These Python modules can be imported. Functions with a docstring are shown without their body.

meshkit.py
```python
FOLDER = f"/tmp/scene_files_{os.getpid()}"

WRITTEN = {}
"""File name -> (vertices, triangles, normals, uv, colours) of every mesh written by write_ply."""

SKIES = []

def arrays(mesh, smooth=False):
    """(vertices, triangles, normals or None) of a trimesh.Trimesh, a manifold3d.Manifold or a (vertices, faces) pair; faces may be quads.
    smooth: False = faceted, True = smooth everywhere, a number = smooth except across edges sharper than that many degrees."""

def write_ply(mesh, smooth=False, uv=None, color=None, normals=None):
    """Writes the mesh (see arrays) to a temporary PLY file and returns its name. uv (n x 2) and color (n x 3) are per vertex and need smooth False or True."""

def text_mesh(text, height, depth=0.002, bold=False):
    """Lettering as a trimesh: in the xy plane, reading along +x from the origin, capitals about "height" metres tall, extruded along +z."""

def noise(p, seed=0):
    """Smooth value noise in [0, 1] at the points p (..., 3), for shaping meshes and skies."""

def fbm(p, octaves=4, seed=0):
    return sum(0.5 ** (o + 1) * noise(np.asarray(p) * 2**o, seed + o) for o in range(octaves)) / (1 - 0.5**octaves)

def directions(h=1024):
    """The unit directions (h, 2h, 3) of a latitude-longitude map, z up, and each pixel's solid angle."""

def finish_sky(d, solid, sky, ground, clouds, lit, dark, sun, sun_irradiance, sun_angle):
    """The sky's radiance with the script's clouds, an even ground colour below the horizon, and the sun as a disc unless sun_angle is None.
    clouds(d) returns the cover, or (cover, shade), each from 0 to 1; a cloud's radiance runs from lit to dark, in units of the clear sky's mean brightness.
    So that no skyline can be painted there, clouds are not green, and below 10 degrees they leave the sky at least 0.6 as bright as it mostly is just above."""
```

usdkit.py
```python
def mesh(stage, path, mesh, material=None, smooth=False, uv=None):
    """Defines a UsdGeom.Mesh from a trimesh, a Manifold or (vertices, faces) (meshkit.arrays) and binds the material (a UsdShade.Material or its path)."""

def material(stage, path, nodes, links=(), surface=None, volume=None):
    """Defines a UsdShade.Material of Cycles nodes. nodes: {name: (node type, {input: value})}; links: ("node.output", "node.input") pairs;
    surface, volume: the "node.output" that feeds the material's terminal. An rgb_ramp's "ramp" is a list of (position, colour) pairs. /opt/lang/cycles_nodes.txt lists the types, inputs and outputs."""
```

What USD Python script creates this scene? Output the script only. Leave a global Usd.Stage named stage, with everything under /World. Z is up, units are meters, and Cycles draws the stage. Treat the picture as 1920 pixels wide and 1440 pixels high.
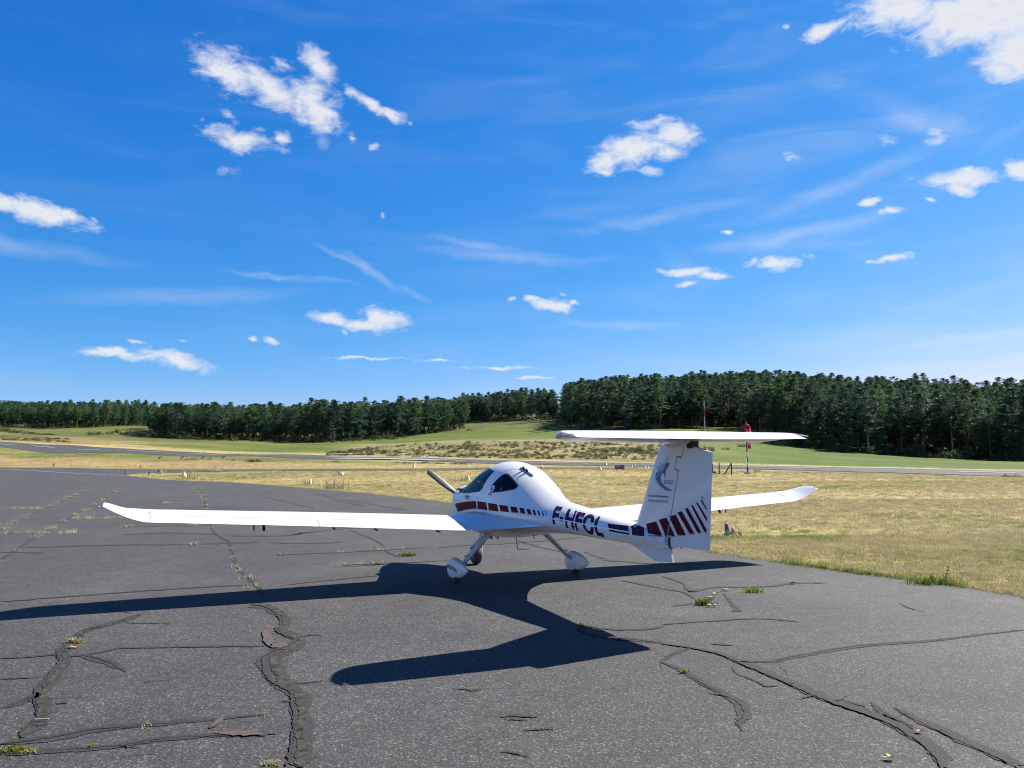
import math, random, numpy as np, trimesh, shapely, usdkit, meshkit
from scipy.interpolate import PchipInterpolator as Pchip
from shapely.geometry import Polygon, LineString
from shapely import affinity
import manifold3d as m3
from manifold3d import Manifold, CrossSection
from pxr import Usd, UsdGeom, UsdLux, UsdShade, Gf, Sdf, Vt

stage = Usd.Stage.CreateInMemory()
UsdGeom.SetStageUpAxis(stage, UsdGeom.Tokens.z)
UsdGeom.SetStageMetersPerUnit(stage, 1.0)
WORLD = UsdGeom.Xform.Define(stage, '/World')
stage.SetDefaultPrim(WORLD.GetPrim())
UsdGeom.Scope.Define(stage, '/World/Looks')
rng = np.random.default_rng(7)
random.seed(7)

# ------------------------------------------------------------------ camera, sky, sun, exposure
EXPOSURE = 1.60
F, EYE_H, PITCH, ROLL = 1477.55, 1.7068, 0.0983, -0.0061
SUN_AZ, SUN_EL = 1.10, 0.748          # azimuth from +Y towards +X, radians
SUN_INT, SKY_STR = 1.25, 0.12
SKY_POW, SKY_GAIN = (2.2, 1.02, 0.60), (0.0360, 0.268, 0.868)
ELEV_DROOP = 21.0
CLOUD_LIT, CLOUD_DIM, CLOUD_K = (2.42, 2.47, 2.57), (2.05, 2.15, 2.36), 1.7
cam = UsdGeom.Camera.Define(stage, '/World/camera')
fw = np.array([0, math.cos(PITCH), math.sin(PITCH)]); up0 = np.array([0, -math.sin(PITCH), math.cos(PITCH)]); rt0 = np.array([1.0, 0, 0])
RT = rt0 * math.cos(ROLL) + up0 * math.sin(ROLL); UP = -rt0 * math.sin(ROLL) + up0 * math.cos(ROLL)
EYE = np.array([0, 0, EYE_H])
mtx = Gf.Matrix4d(*RT, 0, *UP, 0, *(-fw), 0, *EYE, 1)
cam.AddTransformOp().Set(mtx)
cam.CreateHorizontalApertureAttr(36.0); cam.CreateVerticalApertureAttr(27.0)
cam.CreateFocalLengthAttr(36.0 * F / 1920); cam.CreateClippingRangeAttr(Gf.Vec2f(0.1, 30000))
cam.CreateExposureAttr(EXPOSURE)

sun = UsdLux.DistantLight.Define(stage, '/World/sun')
sun.CreateIntensityAttr(SUN_INT); sun.CreateAngleAttr(0.53); sun.CreateNormalizeAttr(True)
sun.CreateColorAttr(Gf.Vec3f(1.0, 0.95, 0.86))
sd = np.array([math.sin(SUN_AZ) * math.cos(SUN_EL), math.cos(SUN_AZ) * math.cos(SUN_EL), math.sin(SUN_EL)])
sx = np.cross([0, 0, 1.0], sd); sx /= np.linalg.norm(sx); sy = np.cross(sd, sx)
sun.AddTransformOp().Set(Gf.Matrix4d(*sx, 0, *sy, 0, *sd, 0, 0, 0, 0, 1))

def ray(u, v):
    return fw + RT * ((u - 960) / F) - UP * ((v - 720) / F)
def azel(u, v):
    d = ray(u, v)
    return math.atan2(d[0], d[1]), math.atan2(d[2], math.hypot(d[0], d[1]))

# clouds: puffs at directions of the sky (u, v, half width, half height, tilt in degrees, weight); the air outside the view gets scattered ones too
PUFFS = [
 (425,135,85,45,25,1),(505,165,95,45,30,1),(590,200,75,55,35,1.1),(612,238,28,22,0,.8),(600,125,66,30,38,.9),(540,120,40,18,30,.6),(470,120,60,26,20,.7),
 (690,195,80,17,28,.95),(738,218,38,18,10,.85),(768,230,10,10,0,.7),(450,262,100,30,6,1),(525,262,26,22,0,.8),(430,212,34,12,22,.62),(660,262,22,14,50,.6),(700,279,14,11,0,.8),(425,320,36,14,0,.58),(378,225,14,10,0,.6),(605,262,22,16,60,.5),
 (60,392,120,24,9,1.15),(10,380,50,20,8,1.1),(120,402,50,15,8,1.1),(178,410,14,8,30,.58),
 (1195,275,110,42,-10,1.05),(1260,252,70,40,10,1),(1135,300,52,34,-25,.9),(1225,228,66,16,0,.8),(1218,318,34,16,20,.75),(1130,322,32,11,5,.8),(1295,235,34,12,20,.6),(1250,290,50,24,0,.8),
 (1690,18,120,44,8,1.1),(1830,30,150,70,10,1.25),(1905,100,80,62,10,1.2),(1900,10,160,80,0,1.2),(1630,18,40,30,0,.8),(1730,52,34,18,0,.75),(1550,58,58,17,-8,.95),(1590,52,34,10,-10,.6),
 (1800,333,96,22,3,1.1),(1800,352,34,14,20,.9),(1915,318,40,24,20,1.1),
 (1628,379,26,12,10,1),(1665,402,30,10,0,.9),(1745,377,15,7,20,.85),(1366,435,16,6,0,.9),(1473,52,12,6,0,.8),
 (1660,262,30,26,30,.6),(1480,297,44,16,5,.6),(1757,252,40,26,20,.58),
 (1290,508,85,11,3,1),(1340,515,44,10,6,1),(1288,530,28,7,0,.8),(1462,493,60,19,4,1.1),(1410,488,24,14,-40,.6),(1668,487,46,10,0,1.05),(1632,490,10,7,0,.7),
 (1040,572,58,20,12,1.1),(1000,556,24,9,0,.8),(958,557,17,8,0,.9),(1078,563,18,8,0,.9),(1052,550,14,6,20,.6),
 (625,595,60,17,8,1.05),(722,597,62,34,5,1.15),(685,606,70,14,0,1),(645,618,14,8,40,.6),
 (478,633,17,9,8,.95),(512,639,19,11,20,1),
 (215,667,80,14,3,1),(330,674,92,20,9,1.1),(258,642,32,6,0,.8),(340,639,14,4,0,.6),
 (700,672,120,6,0,.85),(820,677,46,5,0,.75),(930,689,110,6,0,.8),(1005,706,90,5,0,.75),(715,402,8,9,0,.6),
 (700,510,75,10,30,.50),(775,545,40,9,30,.46),(640,482,60,7,24,.44),(550,521,130,7,4,.46),(960,482,170,14,6,.40),(900,462,90,10,14,.38),(1090,487,110,9,0,.42),
 (1240,405,180,14,-6,.36),(1500,440,260,14,-6,.36),(1620,330,200,16,-16,.36),(1700,215,170,24,30,.36),(1880,250,60,12,-22,.46),(1270,490,60,24,40,.4),(60,465,170,16,4,.36),(330,555,240,16,-6,.34),(1850,680,200,10,0,.36),(1850,630,160,8,-3,.36),(1180,610,130,10,6,.33),
 (2300,200,200,60,10,1.0),(2600,480,240,50,0,1.0),(-420,250,200,60,10,1.0),(-800,520,240,40,0,1.0),(900,-420,240,70,12,1.0),(300,-250,200,60,-12,.9),(1500,-300,220,70,20,1.0),
]
nodes = {
 'tc': ('texture_coordinate', {}),
 'sep': ('separate_xyz', {}),
 'az': ('math', {'math_type': 'arctan2'}),
 'xx': ('math', {'math_type': 'multiply'}), 'yy': ('math', {'math_type': 'multiply'}), 'rr': ('math', {'math_type': 'add'}), 'rq': ('math', {'math_type': 'sqrt'}),
 'el': ('math', {'math_type': 'arctan2'}), 'ae': ('combine_xyz', {'z': 0.0}),
 'wn': ('noise_texture', {'scale': 14.0, 'detail': 4.0, 'roughness': 0.6}), 'wsub': ('vector_math', {'math_type': 'subtract', 'vector2': (0.5, 0.5, 0.5)}),
 'wmul': ('vector_math', {'math_type': 'multiply', 'vector2': (0.035, 0.024, 0)}), 'wadd': ('vector_math', {'math_type': 'add'}),
 'st': ('mapping', {'mapping_type': 'point', 'scale': (1, 1.9, 1)}),
 'fn': ('noise_texture', {'scale': 30.0, 'detail': 9.0, 'roughness': 0.66, 'distortion': 0.5}),
 'fs': ('math', {'math_type': 'subtract', 'value2': 0.5}), 'fm': ('math', {'math_type': 'multiply', 'value2': CLOUD_K}),
 'stw': ('mapping', {'mapping_type': 'point', 'scale': (1, 5.5, 1), 'rotation': (0, 0, 0.12)}),
 'cn': ('noise_texture', {'scale': 4.0, 'detail': 6.0, 'roughness': 0.55, 'distortion': 0.6}),
 'cr': ('map_range', {'range_type': 'smoothstep', 'from_min': 0.42, 'from_max': 0.80, 'to_min': 0.0, 'to_max': 1.0, 'clamp': True}), 'cz': ('map_range', {'range_type': 'smoothstep', 'from_min': -0.35, 'from_max': 0.75, 'to_min': 0.04, 'to_max': 0.20, 'clamp': True}), 'cv': ('math', {'math_type': 'multiply'}), 'cs': ('map_range', {'range_type': 'linear', 'from_min': 0.32, 'from_max': 0.68, 'to_min': 0.12, 'to_max': 1.0, 'clamp': True}),
 'sky': ('sky_texture', {'sky_type': 'single_scattering', 'sun_disc': False, 'sun_elevation': SUN_EL, 'sun_rotation': SUN_AZ, 'altitude': 900.0, 'air_density': 1.0, 'aerosol_density': 0.6, 'ozone_density': 1.6}),
 'sc': ('separate_color', {'color_type': 'rgb'}),
 'pr': ('math', {'math_type': 'power', 'value2': SKY_POW[0]}), 'pg': ('math', {'math_type': 'power', 'value2': SKY_POW[1]}), 'pb': ('math', {'math_type': 'power', 'value2': SKY_POW[2]}),
 'qr': ('math', {'math_type': 'multiply', 'value2': SKY_GAIN[0]}), 'qg': ('math', {'math_type': 'multiply', 'value2': SKY_GAIN[1]}), 'qb': ('math', {'math_type': 'multiply', 'value2': SKY_GAIN[2]}),
 'hs': ('combine_color', {'color_type': 'rgb'}),
}
links = [('tc.generated', 'sep.vector'), ('sep.x', 'az.value1'), ('sep.y', 'az.value2'), ('sep.x', 'xx.value1'), ('sep.x', 'xx.value2'), ('sep.y', 'yy.value1'), ('sep.y', 'yy.value2'),
 ('xx.value', 'rr.value1'), ('yy.value', 'rr.value2'), ('rr.value', 'rq.value1'), ('sep.z', 'el.value1'), ('rq.value', 'el.value2'), ('az.value', 'ae.x'), ('el.value', 'ae.y'),
 ('ae.vector', 'wn.vector'), ('wn.color', 'wsub.vector1'), ('wsub.vector', 'wmul.vector1'), ('wmul.vector', 'wadd.vector1'), ('ae.vector', 'wadd.vector2'),
 ('ae.vector', 'st.vector'), ('st.vector', 'fn.vector'), ('fn.fac', 'fs.value1'), ('fs.value', 'fm.value1'),
 ('ae.vector', 'stw.vector'), ('stw.vector', 'cn.vector'), ('cn.fac', 'cr.value'), ('az.value', 'cz.value'), ('cn.fac', 'cs.value'), ('cr.result', 'cv.value1'), ('cz.result', 'cv.value2'),
 ('sky.color', 'sc.color'), ('sc.r', 'pr.value1'), ('sc.g', 'pg.value1'), ('sc.b', 'pb.value1'), ('pr.value', 'qr.value1'), ('pg.value', 'qg.value1'), ('pb.value', 'qb.value1'),
 ('qr.value', 'hs.r'), ('qg.value', 'hs.g'), ('qb.value', 'hs.b')]
# the puffs are looked up in sectors of azimuth, so that each sight line only meets those near it
CUTS = [-0.78, -0.38, -0.10, 0.16, 0.42, 0.80]
def sector(k, lo, hi):
    prev = None; soft = None
    for i, (u, v, a, b, r, w) in enumerate(PUFFS):
        A, E_ = azel(u, v); m = a * 1.25 / F + 0.03
        if A + m < lo or A - m > hi: continue
        n = f'{k}_{i}'
        nodes['m' + n] = ('mapping', {'mapping_type': 'texture', 'location': (A, E_, 0), 'rotation': (0, 0, -math.radians(r)), 'scale': (a * 1.13 / F, b * 1.13 / F, 1)})
        nodes['g' + n] = ('gradient_texture', {'gradient_type': 'spherical'})
        nodes['w' + n] = ('math', {'math_type': 'multiply', 'value2': w + (0.15 if w < 0.57 else 0.05)})
        links.extend([('wadd.vector', f'm{n}.vector'), (f'm{n}.vector', f'g{n}.vector'), (f'g{n}.fac', f'w{n}.value1')])
        if w < 0.57:      # thin veils: no torn edge
            nodes['w' + n][1]['value2'] = w * 1.15 - 0.12
            if soft:
                nodes['x' + n] = ('math', {'math_type': 'maximum'}); links.extend([(soft, f'x{n}.value1'), (f'w{n}.value', f'x{n}.value2')]); soft = f'x{n}.value'
            else: soft = f'w{n}.value'
            continue
        if prev:
            nodes['x' + n] = ('math', {'math_type': 'smoothmax', 'value3': 0.12})
            links.extend([(prev, f'x{n}.value1'), (f'w{n}.value', f'x{n}.value2')]); prev = f'x{n}.value'
        else: prev = f'w{n}.value'
    if soft:
        nodes[f'sf{k}'] = ('math', {'math_type': 'multiply'}); nodes[f'sa{k}'] = ('math', {'math_type': 'add'})
        links.extend([(soft, f'sf{k}.value1'), ('cs.result', f'sf{k}.value2'), (f'sf{k}.value', f'sa{k}.value1'), ('cv.value', f'sa{k}.value2')]); veil = f'sa{k}.value'
    else: veil = 'cv.value'
    nodes.update({
     f'sum{k}': ('math', {'math_type': 'add'}),
     f'mr{k}': ('map_range', {'range_type': 'smoothstep', 'from_min': 0.22, 'from_max': 1.05, 'to_min': 0.0, 'to_max': 1.0, 'clamp': True}),
     f'gate{k}': ('map_range', {'range_type': 'smoothstep', 'from_min': 0.03, 'from_max': 0.3, 'to_min': 0.0, 'to_max': 1.0, 'clamp': True}),
     f'dens{k}': ('math', {'math_type': 'multiply', 'use_clamp': True}), f'tot{k}': ('math', {'math_type': 'maximum'}),
     f'shn{k}': ('map_range', {'range_type': 'linear', 'from_min': 0.55, 'from_max': 1.25, 'to_min': 0.0, 'to_max': 1.0, 'clamp': True}),
     f'ccol{k}': ('mix', {'color1': CLOUD_LIT, 'color2': CLOUD_DIM}), f'mx{k}': ('mix', {}), f'bg{k}': ('background_shader', {'strength': SKY_STR})})
    links.extend([(prev, f'sum{k}.value1'), ('fm.value', f'sum{k}.value2'), (f'sum{k}.value', f'mr{k}.value'), (prev, f'gate{k}.value'), (f'mr{k}.result', f'dens{k}.value1'), (f'gate{k}.result', f'dens{k}.value2'),
     (f'dens{k}.value', f'tot{k}.value1'), (veil, f'tot{k}.value2'), (f'sum{k}.value', f'shn{k}.value'), (f'shn{k}.result', f'ccol{k}.fac'),
     ('hs.color', f'mx{k}.color1'), (f'ccol{k}.color', f'mx{k}.color2'), (f'tot{k}.value', f'mx{k}.fac'), (f'mx{k}.color', f'bg{k}.color')])
    return f'bg{k}.background'
out = sector(0, -9, CUTS[0])
for k, c in enumerate(CUTS):
    s_ = sector(k + 1, c, CUTS[k + 1] if k + 1 < len(CUTS) else 9)
    nodes[f'cut{k}'] = ('math', {'math_type': 'greater_than', 'value2': c}); nodes[f'mc{k}'] = ('mix_closure', {})
    links += [('az.value', f'cut{k}.value1'), (f'cut{k}.value', f'mc{k}.fac'), (out, f'mc{k}.closure1'), (s_, f'mc{k}.closure2')]
    out = f'mc{k}.closure'
skymat = usdkit.material(stage, '/World/Looks/sky_look', nodes, links, surface=out)
dome = UsdLux.DomeLight.Define(stage, '/World/sky')
dome.CreateIntensityAttr(1.0)
UsdShade.MaterialBindingAPI.Apply(dome.GetPrim()).Bind(skymat)
dome.GetPrim().SetCustomDataByKey('kind', 'structure')

# ------------------------------------------------------------------ helpers
taken = {}
def path_for(name, parent='/World'):
    n = taken.get((parent, name), 0); taken[(parent, name)] = n + 1
    return f'{parent}/{name}' if n == 0 else f'{parent}/{name}_{n:03d}'
def tag(p, label=None, cat=None, group=None, kind=None):
    p = p.GetPrim() if hasattr(p, 'GetPrim') else p
    for k, x in (('label', label), ('category', cat), ('group', group), ('kind', kind)):
        if x: p.SetCustomDataByKey(k, x)
    return p
def obj(name, mesh, mat, parent='/World', smooth=False, **kw):
    p = usdkit.mesh(stage, path_for(name, str(parent)), mesh, MAT[mat] if isinstance(mat, str) else mat, smooth=smooth)
    tag(p, **kw)
    return str(p.GetPath())
def thing(name, label, cat, loc=(0, 0, 0), rotz=0.0, group=None, scale=None):
    pth = path_for(name)
    x = UsdGeom.Xform.Define(stage, pth)
    x.AddTranslateOp().Set(Gf.Vec3d(*map(float, loc))); x.AddRotateZOp().Set(float(math.degrees(rotz)))
    if scale: x.AddScaleOp().Set(Gf.Vec3f(*map(float, scale)))
    tag(x, label, cat, group)
    return pth
def copy_of(src, name, label, cat, loc, rotz, group=None, scale=None):
    pth = thing(name, label, cat, loc, rotz, group, scale)
    p = stage.GetPrimAtPath(pth); p.GetReferences().AddInternalReference(src); p.SetInstanceable(True)
    return pth
def instancer(name, protos, pos, idx, yaw, scl, label, cat, tilt=None):
    pth = path_for(name)
    pi = UsdGeom.PointInstancer.Define(stage, pth)
    pi.CreatePrototypesRel().SetTargets([Sdf.Path(p) for p in protos])
    pi.CreatePositionsAttr(Vt.Vec3fArray.FromNumpy(np.asarray(pos, np.float32)))
    pi.CreateProtoIndicesAttr(Vt.IntArray.FromNumpy(np.asarray(idx, np.int32)))
    q = np.zeros((len(pos), 4)); q[:, 0] = np.cos(yaw / 2); q[:, 3] = np.sin(yaw / 2)
    pi.CreateOrientationsAttr(Vt.QuathArray([Gf.Quath(float(a), float(b), float(c), float(d)) for a, b, c, d in q]))
    s = np.asarray(scl, np.float32); s = np.repeat(s[:, None], 3, 1) if s.ndim == 1 else s
    pi.CreateScalesAttr(Vt.Vec3fArray.FromNumpy(s))
    tag(pi, label, cat, kind='stuff')
    return pth
def tm(x):
    if isinstance(x, Manifold):
        m = x.to_mesh(); return trimesh.Trimesh(np.array(m.vert_properties[:, :3]), np.array(m.tri_verts), process=False)
    return x
def mf(t):
    t = tm(t)
    return Manifold(m3.Mesh(vert_properties=np.asarray(t.vertices, np.float32), tri_verts=np.asarray(t.faces, np.uint32)))
def cat(parts): return trimesh.util.concatenate([tm(p) for p in parts])
def box(c, s, rz=0.0):
    b = trimesh.creation.box(s); 
    if rz: b.apply_transform(trimesh.transformations.rotation_matrix(rz, [0, 0, 1]))
    b.apply_translation(c); return b
def ball(c, r, n=12): return Manifold.sphere(r, n).translate(tuple(map(float, c)))
def hull(pts):   # rounded bar through (point, radius) pairs
    return Manifold.batch_hull([ball(p, r) for p, r in pts])
def chain(pts):
    return sum((hull([pts[i], pts[i + 1]]) for i in range(1, len(pts) - 1)), hull([pts[0], pts[1]])) if len(pts) > 2 else hull(pts)
def tube(pts, r, sides=6):
    p = np.asarray(pts, float); r = np.broadcast_to(r, (len(p),))
    t = np.gradient(p, axis=0); t /= np.linalg.norm(t, axis=1, keepdims=True) + 1e-12
    a = np.cross(t, np.where(np.abs(t[:, 2:]) < 0.9, [0, 0, 1.0], [1.0, 0, 0])); a /= np.linalg.norm(a, axis=1, keepdims=True) + 1e-12
    b, ang = np.cross(t, a), np.arange(sides) * 2 * np.pi / sides
    V = p[:, None] + r[:, None, None] * (np.cos(ang)[None, :, None] * a[:, None] + np.sin(ang)[None, :, None] * b[:, None])
    return loft(V)
def loft(rings):
    """closed rings (n, k, 3) to a capped mesh"""
    R = np.asarray(rings, float); n, k, _ = R.shape
    i, j = np.meshgrid(np.arange(n - 1), np.arange(k), indexing='ij')
    q = np.stack([i * k + j, i * k + (j + 1) % k, (i + 1) * k + (j + 1) % k, (i + 1) * k + j], -1).reshape(-1, 4)
    f = [q[:, [0, 1, 2]], q[:, [0, 2, 3]]]
    V = np.vstack([R.reshape(-1, 3), R[0].mean(0), R[-1].mean(0)])
    a = np.arange(k); b = (a + 1) % k
    f += [np.stack([np.full(k, n * k), b, a], 1), np.stack([np.full(k, n * k + 1), (n - 1) * k + a, (n - 1) * k + b], 1)]
    m = trimesh.Trimesh(V, np.vstack(f), process=False)
    if m.volume < 0: m.invert()
    return m

MAT = {}
def mat(name, color, rough=0.5, metal=0.0, coat=0.0, nscale=0, namp=0.0, bump=0.0, spec=0.5, bscale=None, ndetail=4.0):
    """principled with an optional noise that varies the colour by +-namp and bumps"""
    n = {'p': ('principled_bsdf', {'base_color': color, 'roughness': rough, 'metallic': metal, 'coat_weight': coat, 'coat_roughness': 0.06, 'specular_ior_level': spec})}
    l = []
    if nscale:
        n['g'] = ('geometry', {}); n['n'] = ('noise_texture', {'scale': nscale, 'detail': ndetail, 'roughness': 0.6})
        lo = [max(0, c * (1 - namp)) for c in color]; hi = [c * (1 + namp) for c in color]
        n['r'] = ('rgb_ramp', {'ramp': [(0.3, lo), (0.7, hi)]})
        l += [('g.position', 'n.vector'), ('n.fac', 'r.fac'), ('r.color', 'p.base_color')]
        if bump:
            n['n2'] = ('noise_texture', {'scale': bscale or nscale * 6, 'detail': 3.0}); n['b'] = ('bump', {'strength': bump, 'distance': 0.01})
            l += [('g.position', 'n2.vector'), ('n2.fac', 'b.height'), ('b.normal', 'p.normal')]
    MAT[name] = usdkit.material(stage, f'/World/Looks/{name}', n, l, surface='p.BSDF')
    return MAT[name]

# ------------------------------------------------------------------ terrain
# each column: azimuth slope x = (u-960)/F; profile of (depth, image row) read off the photograph, turned into heights
COLS = {
 0:    (60, [(110,886),(130,880.5),(156,876),(200,862),(254,838),(300,827.5),(335,822),(400,812),(450,806),(520,799),(640,790),(760,785)]),
 240:  (60, [(100,891),(127,881),(160,871),(205,849),(243,840.5),(275,834),(330,827),(400,815),(480,801),(600,792),(760,784)]),
 480:  (63, [(100,883.8),(112,880),(150,866),(172,856),(203,852),(232,846),(300,834),(370,825),(470,815),(600,806),(760,798)]),
 720:  (45, [(91,881),(120,871),(148,862.5),(175,857.5),(188,855),(205,848),(240,836),(300,829),(380,818),(480,809),(620,800),(760,794)]),
 960:  (42, [(80,880),(110,874.5),(130,870.5),(154,863.5),(168,860),(187,849),(215,832),(300,814),(420,796),(520,788),(640,780),(760,775)]),
 1200: (45, [(72,883),(100,878),(115,875.5),(137,868.5),(148,865),(164,852),(188,836),(230,821),(300,804),(400,784),(500,764),(620,752),(760,748)]),
 1440: (62, [(104,881),(123.5,874),(140,869),(170,859),(205,846),(240,832),(285,815),(350,795),(440,766),(520,752),(640,742),(760,740)]),
 1680: (60, [(95,887.5),(113,878.5),(130,875),(170,866),(210,857),(240,851),(300,828),(380,792),(460,765),(560,750),(660,744),(760,742)]),
 1920: (58, [(87,894),(103,883.5),(130,877),(170,869),(218,861),(260,846),(330,815),(420,780),(500,764),(600,754),(760,752)]),
}
RG = np.concatenate([np.linspace(0, 150, 61), np.linspace(153, 420, 90), np.linspace(426, 1000, 80), np.array([1300, 2000, 4000, 9000.])])
TH, ZT = [], []
for u, (flat, prof) in COLS.items():
    x = (u - 960) / F; k = math.hypot(1, x)
    hz = 865.7 - (u - 960) * 0.0061
    Y = [0, flat * 0.5, flat * 0.8, flat]; Z = [0, 0, 0, 0]
    for y, v in prof:
        d = ray(u, v); Z.append(EYE_H + d[2] / d[1] * y); Y.append(y)
    Y += [1100, 9500]; Z += [Z[-1] * 1.04, Z[-1] * 1.04]
    p = Pchip(np.array(Y) * k, Z)
    TH.append(math.atan(x)); ZT.append(p(RG * 1.0))
flatz = np.zeros_like(RG)
TH = [-math.pi, -2.2, -1.35, -0.9] + TH + [0.9, 1.35, 2.2, math.pi]
ZT = [flatz, flatz, ZT[0] * 0.7, ZT[0]] + ZT + [ZT[-1], ZT[-1] * 0.6, flatz, flatz]
ZI = Pchip(np.array(TH), np.array(ZT), axis=0)
THG = np.linspace(-math.pi, math.pi, 1441)
ZTAB = ZI(THG)
from scipy.interpolate import RegularGridInterpolator
ZRGI = RegularGridInterpolator((THG, RG), ZTAB, bounds_error=False, fill_value=None)
def zt(x, y):
    x, y = np.broadcast_arrays(np.asarray(x, float), np.asarray(y, float))
    r = np.hypot(x, y); th = np.arctan2(x, y)
    z = ZRGI(np.stack([th.ravel(), np.minimum(r, 8900).ravel()], 1)).reshape(x.shape)
    far = np.clip((r - 130) / 200, 0, 1)
    P = np.stack([x / 45, y / 45, np.zeros_like(x)], -1)
    return z + far * (meshkit.fbm(P, 3, 4) - 0.5) * 1.2
def cast(u, v):
    """where the sight line through pixel (u, v) meets the ground"""
    d = ray(u, v); d = d / d[1]
    t = np.concatenate([np.linspace(2, 150, 300), np.linspace(150.5, 1000, 1300)])
    P = EYE + d * t[:, None]
    below = np.nonzero(P[:, 2] < zt(P[:, 0], P[:, 1]))[0]
    if len(below) == 0: return EYE + d * 900
    k = below[0]
    a, b = t[max(k - 1, 0)], t[k]
    for _ in range(30):
        m_ = (a + b) / 2; q = EYE + d * m_
        if q[2] < float(zt(q[0], q[1])): b = m_
        else: a = m_
    return EYE + d * b
def up_at(u, Y):
    x = (u - 960) / F
    return np.array([x * Y, Y, float(zt(x * Y, Y))])

NRM = np.array([0.753, 1.0]) / math.hypot(0.753, 1.0); TAN = np.array([NRM[1], -NRM[0]])   # across and along the runway
D_RWY = 141.7 / math.hypot(0.753, 1.0)
def sdxy(s, d): return s * TAN[0] + d * NRM[0], s * TAN[1] + d * NRM[1]

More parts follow.
